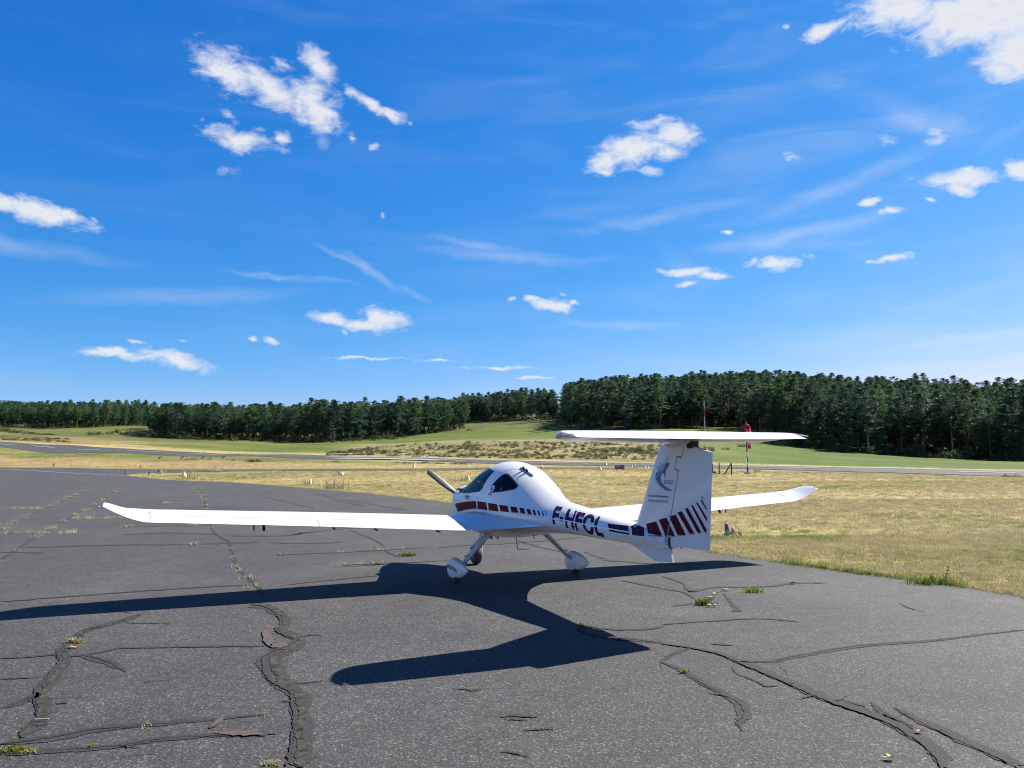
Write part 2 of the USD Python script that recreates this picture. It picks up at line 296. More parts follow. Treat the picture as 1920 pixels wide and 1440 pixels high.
STRAW = np.array([0.232, 0.190, 0.080]); TAN_ = np.array([0.240, 0.190, 0.092]); GREEN = np.array([0.060, 0.080, 0.014]); LUSH = np.array([0.036, 0.062, 0.008]); DRY = np.array([0.215, 0.150, 0.072]); OLIVE = np.array([0.135, 0.120, 0.043])
def sst(a, b, x): t = np.clip((x - a) / (b - a), 0, 1); return t * t * (3 - 2 * t)
def tint(x, y):
    r = np.hypot(x, y); d = x * NRM[0] + y * NRM[1] - D_RWY; s = x * TAN[0] + y * TAN[1]
    xs = x / np.maximum(y, 1); u = 960 + F * np.clip(xs, -2, 2)
    n1 = meshkit.fbm(np.stack([x / 9, y / 9, 0 * x], -1), 4, 1); n2 = meshkit.fbm(np.stack([x / 60, y / 60, 0 * x], -1), 3, 2)
    n3 = meshkit.fbm(np.stack([s / 26, d / 5.5, 0 * x], -1), 4, 3)
    nw = (n2 - 0.5) * 16 + (n1 - .5) * 14
    def mix(a, b, t): return a + (b - a) * t[..., None]
    C = np.broadcast_to(STRAW, x.shape + (3,)).copy()
    C = mix(C, OLIVE, sst(0.50, 0.80, n1) * 0.5)
    C = mix(C, TAN_, sst(0.5, 0.7, n2) * 0.8)
    # near side of the runway: green strip at the left, orange straw between it and the taxiway
    left = sst(760, 380, u)
    C = mix(C, OLIVE * 1.15, left * sst(-62, -52, d) * .7)
    C = mix(C, DRY, left * sst(-47, -41, d + nw * .25) * 0.9)
    C = mix(C, GREEN * 1.25, sst(-27, -19, d + nw * .35) * (0.30 + 0.65 * left) * (d < 0) * (.6 + .4 * sst(.35, .55, n1)))
    # far side: thin straw verge, then meadow
    far = sst(16, 30, d + nw * .5)
    mead = mix(np.broadcast_to(GREEN * 1.12, x.shape + (3,)), OLIVE, sst(0.45, 0.7, n2) * 0.5)
    mead = mix(mead, LUSH * 1.25, sst(1250, 1450, u) * 0.8)
    verge = np.broadcast_to(STRAW * 1.1, x.shape + (3,))
    C = np.where((d > 6)[..., None], mix(verge, mead, far), C)
    # bank of dry scrub
    bank = sst(590, 700, u) * sst(1330, 1180, u) * sst(11, 18, d) * sst(92, 74, d + nw)
    C = mix(C, np.array([0.168, 0.140, 0.068]), bank * (0.55 + 0.45 * sst(.35, .6, n1)))
    bank2 = sst(330, 200, u) * sst(12, 20, d) * sst(60, 48, d)
    C = mix(C, DRY * 0.95, bank2 * sst(.35, .55, n1 * .5 + n2 * .5))
    C = C * (0.86 + 0.28 * sst(.3, .7, n3))[..., None]
    C = mix(C, OLIVE, sst(.55, .72, n3) * .40 * (d < 8))
    # forest floor
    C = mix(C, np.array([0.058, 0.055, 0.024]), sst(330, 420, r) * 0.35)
    return C
GRASS_NODES = {
 'g': ('geometry', {}), 'at': ('attribute', {'attribute': 'tint'}),
 'n1': ('noise_texture', {'scale': 0.55, 'detail': 6.0, 'roughness': 0.65}), 'r1': ('rgb_ramp', {'ramp': [(0.28, (0.66, 0.70, 0.62)), (0.5, (1, 1, 1)), (0.74, (1.28, 1.22, 1.2))]}),
 'n2': ('noise_texture', {'scale': 9.0, 'detail': 5.0, 'roughness': 0.7}), 'r2': ('rgb_ramp', {'ramp': [(0.3, (0.55, 0.55, 0.5)), (0.5, (0.95, 0.95, 0.95)), (0.72, (1.4, 1.35, 1.3))]}),
 'n3': ('noise_texture', {'scale': 0.09, 'detail': 7.0, 'roughness': 0.7}), 'r3': ('rgb_ramp', {'ramp': [(0.3, (0.72, 0.74, 0.72)), (0.5, (1, 1, 1)), (0.7, (1.25, 1.2, 1.15))]}), 'm3': ('mix', {'mix_type': 'multiply', 'fac': 1.0}), 'm1': ('mix', {'mix_type': 'multiply', 'fac': 1.0}), 'm2': ('mix', {'mix_type': 'multiply', 'fac': 0.8}),
 'b': ('bump', {'strength': 0.7, 'distance': 0.05}), 'p': ('principled_bsdf', {'roughness': 0.9, 'specular_ior_level': 0.1})}
GRASS_LINKS = [('g.position', 'n1.vector'), ('g.position', 'n2.vector'), ('g.position', 'n3.vector'), ('n1.fac', 'r1.fac'), ('n2.fac', 'r2.fac'), ('at.color', 'm1.color1'), ('r1.color', 'm1.color2'), ('m1.color', 'm2.color1'), ('r2.color', 'm2.color2'), ('n3.fac', 'r3.fac'), ('m2.color', 'm3.color1'), ('r3.color', 'm3.color2'), ('m3.color', 'p.base_color'), ('n2.fac', 'b.height'), ('b.normal', 'p.normal')]
MAT['grass_ground'] = usdkit.material(stage, '/World/Looks/grass_ground', GRASS_NODES, GRASS_LINKS, surface='p.BSDF')
dl = np.concatenate([-np.geomspace(3000, 30, 24), np.arange(-24, 330, 1.6), np.geomspace(334, 700, 60), np.geomspace(720, 6500, 26)])
sl = np.concatenate([-np.geomspace(4500, 330, 26), np.arange(-320, 321, 4.0), np.geomspace(330, 4500, 26)])
Sg, Dg = np.meshgrid(sl, dl, indexing='ij')
Xg, Yg = sdxy(Sg, Dg)
Zg = zt(Xg, Yg)
ns_, nd_ = Sg.shape
ii, jj = np.meshgrid(np.arange(ns_ - 1), np.arange(nd_ - 1), indexing='ij')
q = np.stack([ii * nd_ + jj, (ii + 1) * nd_ + jj, (ii + 1) * nd_ + jj + 1, ii * nd_ + jj + 1], -1).reshape(-1, 4)
gm = trimesh.Trimesh(np.stack([Xg, Yg, Zg], -1).reshape(-1, 3), np.vstack([q[:, [0, 1, 2]], q[:, [0, 2, 3]]]), process=False)
if gm.face_normals[:, 2].mean() < 0: gm.invert()
gp = usdkit.mesh(stage, path_for('ground'), gm, MAT['grass_ground'], smooth=True)
tc_ = tint(Xg, Yg).reshape(-1, 3)
UsdGeom.PrimvarsAPI(gp).CreatePrimvar('tint', Sdf.ValueTypeNames.Color3fArray, 'vertex').Set(Vt.Vec3fArray.FromNumpy(tc_.astype(np.float32)))
tag(gp, 'dry mown airfield grass running up into green meadow', kind='structure')

def sheet(poly, step, off):
    """a plan polygon draped over the ground"""
    v, f = trimesh.creation.triangulate_polygon(poly.segmentize(step), engine='earcut')
    # regular points inside keep the triangles even
    minx, miny, maxx, maxy = poly.bounds
    from scipy.spatial import Delaunay
    gx, gy = np.meshgrid(np.arange(minx, maxx, step), np.arange(miny, maxy, step))
    P = np.stack([gx.ravel(), gy.ravel()], 1)
    P = P[shapely.contains_xy(poly.buffer(-step * 0.35), P[:, 0], P[:, 1])]
    E = np.vstack([np.asarray(r.coords)[:-1] for r in [poly.segmentize(step).exterior, *poly.segmentize(step).interiors]])
    P = np.vstack([E, P]); T = Delaunay(P).simplices
    c = P[T].mean(1); T = T[shapely.contains_xy(poly, c[:, 0], c[:, 1])]
    m = trimesh.Trimesh(np.column_stack([P, zt(P[:, 0], P[:, 1]) + off]), T, process=False)
    if m.face_normals[:, 2].mean() < 0: m.invert()
    return m

# ------------------------------------------------------------------ paved surfaces
def asphalt(name, base, spk, patch, rough=0.85):
    n = {'g': ('geometry', {}),
     'v': ('voronoi_texture', {'scale': 82.0, 'randomness': 1.0}), 'vs': ('separate_color', {'color_type': 'rgb'}), 
     'vr': ('rgb_ramp', {'ramp': [(0.0, (0.42, 0.42, 0.44)), (0.40, (0.80, 0.80, 0.81)), (0.75, (1.25, 1.25, 1.24)), (0.92, (1.9, 1.87, 1.8)), (0.98, (3.8, 3.7, 3.5))]}),
     'n1': ('noise_texture', {'scale': 0.30, 'detail': 8.0, 'roughness': 0.66, 'distortion': 0.6}), 'r1': ('rgb_ramp', {'ramp': [(0.33, (0.70, 0.70, 0.73)), (0.45, (0.93, 0.93, 0.95)), (0.54, (1.05, 1.05, 1.04)), (0.67, (1.36, 1.34, 1.31))]}),
     'n2': ('noise_texture', {'scale': 3.5, 'detail': 6.0, 'roughness': 0.7}), 'r2': ('rgb_ramp', {'ramp': [(0.3, (0.80, 0.80, 0.80)), (0.7, (1.20, 1.20, 1.20))]}),
     'n4': ('noise_texture', {'scale': 40.0, 'detail': 4.0, 'roughness': 0.75}), 'r4': ('rgb_ramp', {'ramp': [(0.3, (0.78, 0.78, 0.78)), (0.7, (1.22, 1.22, 1.22))]}),
     'm1': ('mix', {'mix_type': 'multiply', 'fac': spk, 'color1': base}), 'm2': ('mix', {'mix_type': 'multiply', 'fac': patch}), 'm3': ('mix', {'mix_type': 'multiply', 'fac': 1.0}), 'm4': ('mix', {'mix_type': 'multiply', 'fac': 1.0}),
     'b': ('bump', {'strength': 0.55, 'distance': 0.006}), 'p': ('principled_bsdf', {'roughness': rough, 'specular_ior_level': 0.35})}
    l = [('g.position', 'v.vector'), ('v.color', 'vs.color'), ('vs.r', 'vr.fac'), ('vr.color', 'm1.color2'), ('g.position', 'n1.vector'), ('n1.fac', 'r1.fac'), ('g.position', 'n2.vector'), ('n2.fac', 'r2.fac'),
     ('g.position', 'n4.vector'), ('n4.fac', 'r4.fac'), ('m1.color', 'm2.color1'), ('r1.color', 'm2.color2'), ('m2.color', 'm3.color1'), ('r2.color', 'm3.color2'), ('m3.color', 'm4.color1'), ('r4.color', 'm4.color2'), ('m4.color', 'p.base_color'), ('v.distance', 'b.height'), ('b.normal', 'p.normal')]
    MAT[name] = usdkit.material(stage, f'/World/Looks/{name}', n, l, surface='p.BSDF')
asphalt('apron_asphalt', (0.0290, 0.0280, 0.0278), 0.85, 1.0)
asphalt('runway_asphalt', (0.036, 0.0345, 0.034), 0.4, 1.0)
asphalt('tar', (0.0172, 0.0165, 0.0160), 0.42, 1.0, 0.92)
mat('crack_dark', (0.008, 0.0075, 0.007), 0.95, nscale=12, namp=0.4)
mat('crumble', (0.034, 0.031, 0.027), 0.95, nscale=13, namp=0.75, bump=0.8, spec=0.1)
mat('rust_patch', (0.044, 0.029, 0.025), 0.9, nscale=20, namp=0.3)
mat('line_white', (0.30, 0.30, 0.29), 0.7, nscale=3, namp=0.22)

def G(u, v): p = cast(u, v); return (p[0], p[1])
edge_px = [(2100,1152),(1920,1120),(1800,1101),(1700,1088),(1600,1075),(1500,1061),(1420,1049),(1340,1037),(1180,1003),(1000,969),(845,944),(780,936),(700,927),(600,918),(540,913),(480,908),(420,904),(360,902),(300,899),(262,895),(235,891)]
E0 = [G(*p) for p in edge_px]
rj = np.random.default_rng(3)
Eline = LineString(E0).segmentize(0.35)
Ep = np.array(Eline.coords); Ep[1:-1] += rj.normal(0, 0.025, (len(Ep) - 2, 2))
TL = [G(*p) for p in [(235,886.5),(120,880),(100,877.3),(0,876),(-160,874.5),(-420,874)]]
apron_poly = Polygon(list(map(tuple, Ep)) + [G(262,879.5)] + [G(200,878.8),G(100,877),G(0,876),G(-200,874.6)] + [(-260, 90), (-160, -60), (60, -60), (30, -5)]).buffer(0)
obj('apron', sheet(apron_poly, 1.3, 0.012), 'apron_asphalt', smooth=True, label='cracked grey asphalt apron the aeroplane stands on', kind='structure')
APRON = '/World/apron'
taxi = Polygon([G(*p) for p in [(236,890.5),(262,888),(300,886.8),(400,884.6),(560,883.2),(720,882.6),(900,881),(1130,879.3),(1180,878.8)]] + [G(*p) for p in [(1180,877.2),(1130,877),(900,878),(720,879.6),(560,880.2),(400,880.3),(262,879.8),(236,879.6)]]).buffer(0)
obj('taxiway', sheet(taxi, 1.6, 0.045), 'runway_asphalt', smooth=True, label='narrow grey taxiway strip behind the apron', kind='structure')
HALF = 9.5
def strip(s0, s1, d0, d1): return Polygon([sdxy(s0, d0), sdxy(s1, d0), sdxy(s1, d1), sdxy(s0, d1)])
obj('runway', sheet(strip(-420, 330, D_RWY - HALF, D_RWY + HALF), 1.6, 0.06), 'runway_asphalt', smooth=True, label='grey asphalt runway crossing behind the grass', kind='structure')
RUNWAY = '/World/runway'
def sof(u):   # position along the runway where the sight column u crosses its centre line
    x = (u - 960) / F; Y = 141.7 / (1 + 0.753 * x); return x * Y * TAN[0] + Y * TAN[1]
for a, b in [(0,30),(64,103),(145,190),(240,300),(355,420),(480,545),(962,1100),(1215,1300),(1338,1532),(1790,1898)]:
    obj('centre_line', sheet(strip(sof(a), sof(b), D_RWY - 0.28, D_RWY + 0.28), 0.8, 0.17), 'line_white', RUNWAY)
for d0, d1, a, b in [(1.4, 2.8, 598, 700), (-2.8, -1.8, 640, 690), (-8.4, -5.0, 682, 862), (-2.8, -1.7, 740, 885), (2.2, 3.2, 700, 750)]:
    obj('threshold_marking', sheet(strip(sof(a), sof(b), D_RWY + d0, D_RWY + d1), 0.8, 0.17), 'line_white', RUNWAY)
for k, seg in enumerate([[(-200,870.5),(0,880),(100,885.3),(200,890.3)], [(206,890.7),(219,891.4)], [(222,891.6),(233,892.1)]]):
    L = LineString([G(*p) for p in seg])
    obj('edge_line', sheet(L.buffer(0.10 if k else 0.14, cap_style='flat'), 0.5, 0.03), 'line_white', APRON)

# ------------------------------------------------------------------ the aeroplane (x aft of the nose, y to its left, z up; turned into the thing's own axes when meshed)
mat('white_paint', (0.49, 0.485, 0.468), 0.30, coat=0.25, nscale=3.0, namp=0.03)
mat('white_matt', (0.60, 0.595, 0.58), 0.5, nscale=6.0, namp=0.05)
mat('maroon', (0.058, 0.002, 0.010), 0.5, spec=0.06)
mat('plum', (0.030, 0.004, 0.027), 0.5, spec=0.06)
mat('brown_edge', (0.20, 0.12, 0.075), 0.35)
mat('gap_black', (0.006, 0.006, 0.007), 0.8)
mat('seam_grey', (0.30, 0.31, 0.32), 0.6)
mat('rubber', (0.018, 0.018, 0.019), 0.75, nscale=30, namp=0.25, bump=0.2)
mat('metal_grey', (0.22, 0.23, 0.24), 0.4, metal=0.6)
mat('leg_grey', (0.42, 0.44, 0.46), 0.42, nscale=8, namp=0.1)
mat('prop_black', (0.022, 0.022, 0.024), 0.5, spec=0.25, nscale=8, namp=0.15)
mat('cabin_dark', (0.016, 0.016, 0.020), 0.7)
mat('seat_dark', (0.030, 0.028, 0.040), 0.8)
mat('logo_blue', (0.012, 0.045, 0.20), 0.35)
mat('logo_grey', (0.20, 0.27, 0.34), 0.4)
mat('ink', (0.035, 0.045, 0.085), 0.5)
mat('red_paint', (0.34, 0.012, 0.02), 0.45)
mat('sticker', (0.40, 0.46, 0.52), 0.4)
mat('chrome', (0.6, 0.6, 0.6), 0.2, metal=1.0)
mat('cream_lens', (0.55, 0.42, 0.22), 0.3)
mat('nav_red', (0.25, 0.015, 0.01), 0.15, coat=0.6)
MAT['glass'] = usdkit.material(stage, '/World/Looks/glass', {
  't': ('transparent_bsdf', {'color': (0.93, 0.97, 0.98)}), 'g': ('glossy_bsdf', {'color': (0.55, 0.52, 0.50), 'roughness': 0.02}), 'f': ('fresnel', {'IOR': 1.5}), 'm': ('mix_closure', {})},
  [('f.fac', 'm.fac'), ('t.BSDF', 'm.closure1'), ('g.BSDF', 'm.closure2')], surface='m.closure')
MAT['glass_dark'] = usdkit.material(stage, '/World/Looks/glass_dark', {
  't': ('transparent_bsdf', {'color': (0.42, 0.45, 0.50)}), 'g': ('glossy_bsdf', {'color': (0.55, 0.52, 0.50), 'roughness': 0.02}), 'f': ('fresnel', {'IOR': 1.5}), 'm': ('mix_closure', {})},
  [('f.fac', 'm.fac'), ('t.BSDF', 'm.closure1'), ('g.BSDF', 'm.closure2')], surface='m.closure')

PX, PY, PSI, X0 = 0.1317, 11.6179, 0.41, 2.72
AF = np.array([-math.sin(PSI), math.cos(PSI), 0]); AL = np.array([-math.cos(PSI), -math.sin(PSI), 0])
def to_air(w): d = np.asarray(w, float) - np.array([PX, PY, 0]); return np.stack([X0 - d @ AF, d @ AL, d[..., 2]], -1)
EYE_A = to_air(EYE)
def air_ray(u, v): return to_air(EYE + ray(u, v)) - EYE_A
def am(m, sm=False):
    m = tm(m).copy(); v = np.array(m.vertices); v[:, 0] = X0 - v[:, 0]
    return trimesh.Trimesh(v, np.array(m.faces)[:, ::-1], process=False)
PLANE = thing('aeroplane', 'white low-wing two-seat light aeroplane with maroon stripes, parked on the apron', 'aeroplane', (PX, PY, 0.012), math.pi / 2 + PSI)
def ap(name, mesh, m, parent=None, smooth=30, **kw): return obj(name, am(mesh), m, parent or PLANE, smooth=smooth, **kw)

#        x     zb    zt    zc    hw    nu   nl
FUS = [(0.22, 0.960, 1.206, 1.08, 0.164, 2.2, 2.2), (0.30, 0.860, 1.247, 1.06, 0.225, 2.3, 2.3), (0.45, 0.770, 1.285, 1.04, 0.275, 2.4, 2.4), (0.75, 0.680, 1.318, 1.01, 0.377, 2.5, 2.4),
       (1.05, 0.620, 1.325, 0.99, 0.484, 2.5, 2.4), (1.35, 0.580, 1.40, 0.98, 0.539, 2.25, 2.3), (1.65, 0.560, 1.515, 0.98, 0.574, 2.15, 2.3), (2.00, 0.559, 1.652, 0.98, 0.582, 2.1, 2.3),
       (2.40, 0.574, 1.700, 0.98, 0.578, 2.1, 2.3), (2.80, 0.611, 1.656, 0.98, 0.559, 2.0, 2.3), (3.20, 0.669, 1.519, 0.98, 0.501, 1.8, 2.3), (3.60, 0.724, 1.335, 0.975, 0.415, 1.5, 2.3),
       (4.00, 0.758, 1.205, 0.965, 0.342, 1.45, 2.2), (4.40, 0.780, 1.147, 0.955, 0.289, 1.65, 2.2), (4.80, 0.785, 1.105, 0.94, 0.250, 1.85, 2.1), (5.30, 0.783, 1.061, 0.925, 0.205, 2.0, 2.1),
       (5.80, 0.783, 1.017, 0.905, 0.155, 2.0, 2.0), (6.20, 0.788, 0.996, 0.89, 0.115, 2.0, 2.0), (6.46, 0.793, 0.979, 0.88, 0.085, 2.0, 2.0)]
FA = np.array(FUS); FI = [Pchip(FA[:, 0], FA[:, k]) for k in range(1, 7)]
def fsec(x): return [f(np.clip(x, FA[0, 0], FA[-1, 0])) for f in FI]
def hw_at(x, z):
    zb, z1, zc, hw, nu, nl = fsec(x)
    su = np.clip((z - zc) / (z1 - zc), 0, 1); sl_ = np.clip((zc - z) / (zc - zb), 0, 1)
    return np.where(z >= zc, hw * (1 - su ** nu) ** (1 / nu), hw * (1 - sl_ ** nl) ** (1 / nl))
def fus_ring(x, off=0.0, k=96):
    zb, z1, zc, hw, nu, nl = fsec(x)
    t = np.linspace(0, 2 * np.pi, k, endpoint=False); c, s = np.cos(t), np.sin(t)
    n = np.where(s >= 0, nu, nl)
    y = (hw - off) * np.sign(c) * np.abs(c) ** (2 / n)
    z = zc + np.where(s >= 0, (z1 - zc - off), (zc - zb - off)) * np.sign(s) * np.abs(s) ** (2 / n)
    return np.stack([np.full(k, x), y, z], 1)
FX = np.concatenate([np.linspace(0.22, 0.5, 12), np.linspace(0.54, 4.6, 80), np.linspace(4.68, 6.46, 24)])
fus_m = mf(loft([fus_ring(x) for x in FX]))
def shell(a, b, x0, x1):
    xs = FX[(FX >= x0) & (FX <= x1)]
    return mf(loft([fus_ring(x, a) for x in xs])) - mf(loft([fus_ring(x, b) for x in np.concatenate([[xs[0] - .05], xs, [xs[-1] + .05]])]))
def cast_f(u, v, side=1):
    """where the sight line meets the side of the body"""
    d = air_ray(u, v); t = np.linspace(4, 18, 1600) / np.linalg.norm(d)
    P = EYE_A + d * t[:, None]
    ok = (P[:, 0] > FA[0, 0]) & (P[:, 0] < FA[-1, 0]); zb, z1 = fsec(P[:, 0])[:2]
    ins = ok & (P[:, 2] > zb) & (P[:, 2] < z1) & (np.abs(P[:, 1]) < hw_at(P[:, 0], P[:, 2]))
    if not ins.any():     # just off the edge: nearest point of approach
        k = np.argmin(np.where(ok, np.abs(P[:, 1]) - hw_at(P[:, 0], np.clip(P[:, 2], zb + .01, z1 - .01)) + 5 * np.maximum(0, P[:, 2] - z1 + .01) + 5 * np.maximum(0, zb + .01 - P[:, 2]), 9))
        return P[k]
    return P[np.argmax(ins)]
def crop(pts, ox, oy, s): return [(ox + x / s, oy + y / s) for x, y in pts]
def poly_on(pix, fn, n=6):
    P = []
    for (a, b), (c, d) in zip(pix, pix[1:] + pix[:1]):
        for k in range(n): P.append((a + (c - a) * k / n, b + (d - b) * k / n))
    w = [fn(*p) for p in P]
    return Polygon([(p[0], p[2]) for p in w]).buffer(0)
def decal(poly, yfn, off=0.003, step=0.03, side=1):
    """a flat print in the (x, z) plane laid on the surface y = yfn(x, z)"""
    parts = []
    for g in getattr(poly, 'geoms', [poly]):
        if g.is_empty or g.area < 1e-6: continue
        v, f = trimesh.creation.triangulate_polygon(g, engine='earcut')
        v3, f3 = trimesh.remesh.subdivide_to_size(np.column_stack([v, np.zeros(len(v))]), f, step, max_iter=12)
        y = (yfn(v3[:, 0], v3[:, 1]) + off) * side
        parts.append(trimesh.Trimesh(np.column_stack([v3[:, 0], y, v3[:, 1]]), f3 if side < 0 else f3[:, ::-1], process=False))
    return cat(parts)

# window openings in side view
scr_px = crop([(290,568),(330,580),(520,552),(560,510),(600,430),(650,340),(765,215),(680,132),(560,212),(420,350)], 840, 860, 8.727)
win_px = crop([(700,565),(690,520),(705,470),(790,375),(870,300),(940,265),(985,272),(1040,335),(1142,450),(1130,480),(1090,510),(900,545)], 840, 860, 8.727)
win_p = poly_on(win_px, cast_f).buffer(0.02).buffer(-0.02)
sc_pts = [cast_f(u, v) for u, v in scr_px]
# windscreen seen from the side: from the cowl to the arch of the canopy frame
arch = [(p[0], p[2]) for p in sc_pts[2:7]] + [(lambda p: (p[0], p[2]))(cast_f(840 + 692 / 8.727, 860 + 143 / 8.727))]

scr_p = Polygon([(0.98, 1.30), (1.02, 1.235)] + [(1.10, 1.205)] + [(sc_pts[1][0], sc_pts[1][2])] + arch + [(arch[-1][0] - 0.05, 1.75), (0.98, 1.75)]).buffer(0)
def prism(p, y0, y1):
    m = trimesh.creation.extrude_polygon(p, y1 - y0, engine='earcut')
    v = np.array(m.vertices); m = trimesh.Trimesh(np.column_stack([v[:, 0], v[:, 2] + y0, v[:, 1]]), np.array(m.faces)[:, ::-1], process=False)
    if m.volume < 0: m.invert()
    return mf(m)
cut_scr = prism(scr_p, -1, 1); cut_win = prism(win_p, 0.15, 1.0) + prism(win_p, -1.0, -0.15)
cabin_in = mf(loft([fus_ring(x, 0.02) for x in np.linspace(0.95, 3.7, 60)]))
body = (fus_m - cabin_in) - cut_scr - cut_win
FUSE = ap('fuselage', body, 'white_paint')
liner = (shell(0.021, 0.027, 0.9, 3.75)) - cut_scr - cut_win
cab = ap('cabin_lining', liner, 'cabin_dark')
gl = shell(0.005, 0.010, 0.6, 3.4)
ap('windscreen', gl ^ cut_scr, 'glass')
wl = (gl ^ prism(win_p, 0.15, 1.0)); wr = (gl ^ prism(win_p, -1.0, -0.15))
ap('side_window', wl, 'glass_dark'); ap('side_window', wr, 'glass_dark')
# dark rubber bead round the openings
for side in (1, -1):
    ap('window_seal', decal(win_p.exterior.buffer(0.009), hw_at, 0.002, 0.03, side), 'gap_black', FUSE)
# cabin floor, seats, panel
ap('cabin_floor', box((2.0, 0, 0.72), (1.5, 0.86, 0.03)), 'cabin_dark')
ap('instrument_panel', cat([box((1.42, 0, 1.10), (0.10, 0.92, 0.28)), box((1.30, 0, 1.255), (0.40, 0.86, 0.03)), box((1.36, 0.12, 1.33), (0.05, 0.07, 0.13))]), 'cabin_dark')
for y in (0.25, -0.25):
    ap('seat', hull([((2.25, y - .17, .78), .05), ((2.25, y + .17, .78), .05), ((2.72, y - .17, .76), .05), ((2.72, y + .17, .76), .05)]) + hull([((2.72, y - .17, .78), .05), ((2.72, y + .17, .78), .05), ((2.98, y - .16, 1.30), .045), ((2.98, y + .16, 1.30), .045)]), 'seat_dark')
# canopy seam, as a fine line
seam_px = crop([(270,690),(500,668),(560,660),(600,600),(640,500),(720,380),(830,270),(960,205),(1100,178),(1220,180)], 840, 860, 8.727)
seam_ln = LineString([(p[0], p[2]) for p in [cast_f(*q) for q in seam_px]])
ap('canopy_seam', decal(seam_ln.buffer(0.0045), hw_at, 0.0015), 'seam_grey', FUSE)
frame_px = crop([(250,620),(300,640),(430,640),(520,628),(556,590),(565,540),(600,450),(670,345),(780,235)], 840, 860, 8.727)
ap('canopy_seam', decal(LineString([(p[0], p[2]) for p in [cast_f(*q) for q in frame_px]]).buffer(0.004), hw_at, 0.0015), 'seam_grey', FUSE)
# seam line along the rear body
ts_px = [(1020,973),(1060,977.5),(1098,985),(1128,990.5),(1143,993.5),(1180,1000)]
tl = LineString([(p[0], p[2]) for p in [cast_f(*q) for q in ts_px]])
ap('body_seam', decal(tl.buffer(0.006), hw_at, 0.006), 'white_matt', FUSE)
# stripes along the cabin side
S1 = [[(120,760),(150,740),(300,715),(455,705),(475,830),(380,835),(280,850),(165,885)], [(478,706),(630,730),(645,855),(490,835)], [(655,735),(805,760),(835,878),(672,858)], [(845,768),(980,788),(1005,890),(865,875)],
 [(1022,797),(1128,808),(1158,900),(1047,893)], [(1172,815),(1245,825),(1275,918),(1195,905)], [(1293,835),(1350,842),(1378,932),(1315,922)], [(1388,850),(1428,855),(1450,945),(1410,935)], [(1470,860),(1493,863),(1518,950),(1490,940)], [(1537,865),(1555,868),(1580,955),(1560,945)], [(1595,868),(1606,870),(1625,955),(1612,940)]]
for k, p in enumerate(S1):
    P = poly_on(crop(p, 840, 860, 8.727), cast_f)
    for side in (1, -1): ap('stripe', decal(P, hw_at, 0.003, 0.03, side), 'maroon' if k < 7 else 'plum', FUSE)
S2 = [[(160,352),(470,380),(485,520),(185,465)], [(512,385),(700,365),(716,545),(530,522)]]
for p in S2:
    P = poly_on(crop(p, 1120, 940, 8.0), cast_f)
    for side in (1, -1): ap('stripe', decal(P, hw_at, 0.003, 0.03, side), 'plum', FUSE)
# registration
LET = [[(335,275),(498,315),(440,408),(330,378),(300,455),(402,475),(388,582),(275,560),(276,620),(292,755),(238,742),(218,640),(222,540),(260,400)],
 [(415,545),(512,562),(500,688),(405,670)],
 [(640,355),(712,372),(662,460),(640,560),(745,600),(768,520),(800,440),(820,395),(868,408),(822,490),(787,590),(762,680),(768,770),(798,895),(745,885),(712,790),(702,700),(605,670),(610,760),(637,852),(580,838),(555,740),(548,640),(560,540),(590,450)],
 [(895,425),(1088,465),(1040,560),(915,535),(885,605),(990,625),(978,760),(848,730),(858,820),(902,932),(845,915),(808,800),(800,690),(825,570),(860,480)],
 [(1210,490),(1270,510),(1308,560),(1306,620),(1282,718),(1205,700),(1220,625),(1200,592),(1160,590),(1110,630),(1080,700),(1070,780),(1090,860),(1140,920),(1182,935),(1208,895),(1216,822),(1282,830),(1282,960),(1272,1010),(1235,1027),(1170,1005),(1090,930),(1020,830),(1000,760),(1005,680),(1040,600),(1100,530),(1160,498)],
 [(1415,545),(1470,565),(1420,640),(1385,720),(1370,800),(1375,890),(1395,960),(1520,990),(1575,1092),(1385,1050),(1330,930),(1300,830),(1305,740),(1340,640)]]
for p in LET:
    ap('letter', decal(poly_on(crop(p, 1020, 930, 13.714), cast_f, 4), hw_at, 0.003, 0.02), 'plum', FUSE)
# canopy hinge on the roof, placard, sticker, step catch
hp = [cast_f(*q) for q in crop([(1212,172),(1390,295)], 840, 860, 8.727)]
hp = [np.array([p[0], hw_at(p[0], p[2]), p[2]]) for p in hp]
HG = ap('canopy_hinge', hull([(hp[0], .02), (hp[1], .02)]), 'metal_grey')
for t in (0.30, 0.58): ap('hinge_knob', chain([(hp[0] * (1 - t) + hp[1] * t, .018), (hp[0] * (1 - t) + hp[1] * t + np.array([0, .02, .045]), .016)]), 'gap_black', HG)
def disc_on(u, v, r, fn=cast_f): p = fn(u, v); return shapely.geometry.Point(p[0], p[2]).buffer(r)
st_p = disc_on(840 + 722 / 8.727, 860 + 510 / 8.727, 0.052)
ap('round_sticker', decal(affinity.scale(st_p, 1.2, 1.0), hw_at, 0.002, 0.02), 'sticker', FUSE)
ap('round_sticker', decal(affinity.scale(st_p, .55, .5), hw_at, 0.004, 0.02), 'logo_blue', FUSE)
ap('placard', decal(poly_on(crop([(668,578),(717,585),(713,616),(664,607)], 840, 860, 8.727), cast_f), hw_at, 0.003), 'red_paint', FUSE)
p = cast_f(840 + 315 / 8.727, 860 + 640 / 8.727); p = np.array([p[0], hw_at(p[0], p[2]), p[2]])
ap('door_catch', hull([(p + [-.04, 0, 0], .03), (p + [.05, .01, 0], .026)]), 'metal_grey', FUSE)
rw = Polygon([(2.95, 1.42), (3.25, 1.33), (3.55, 1.19), (3.72, 1.11), (3.45, 1.10), (3.1, 1.18)])
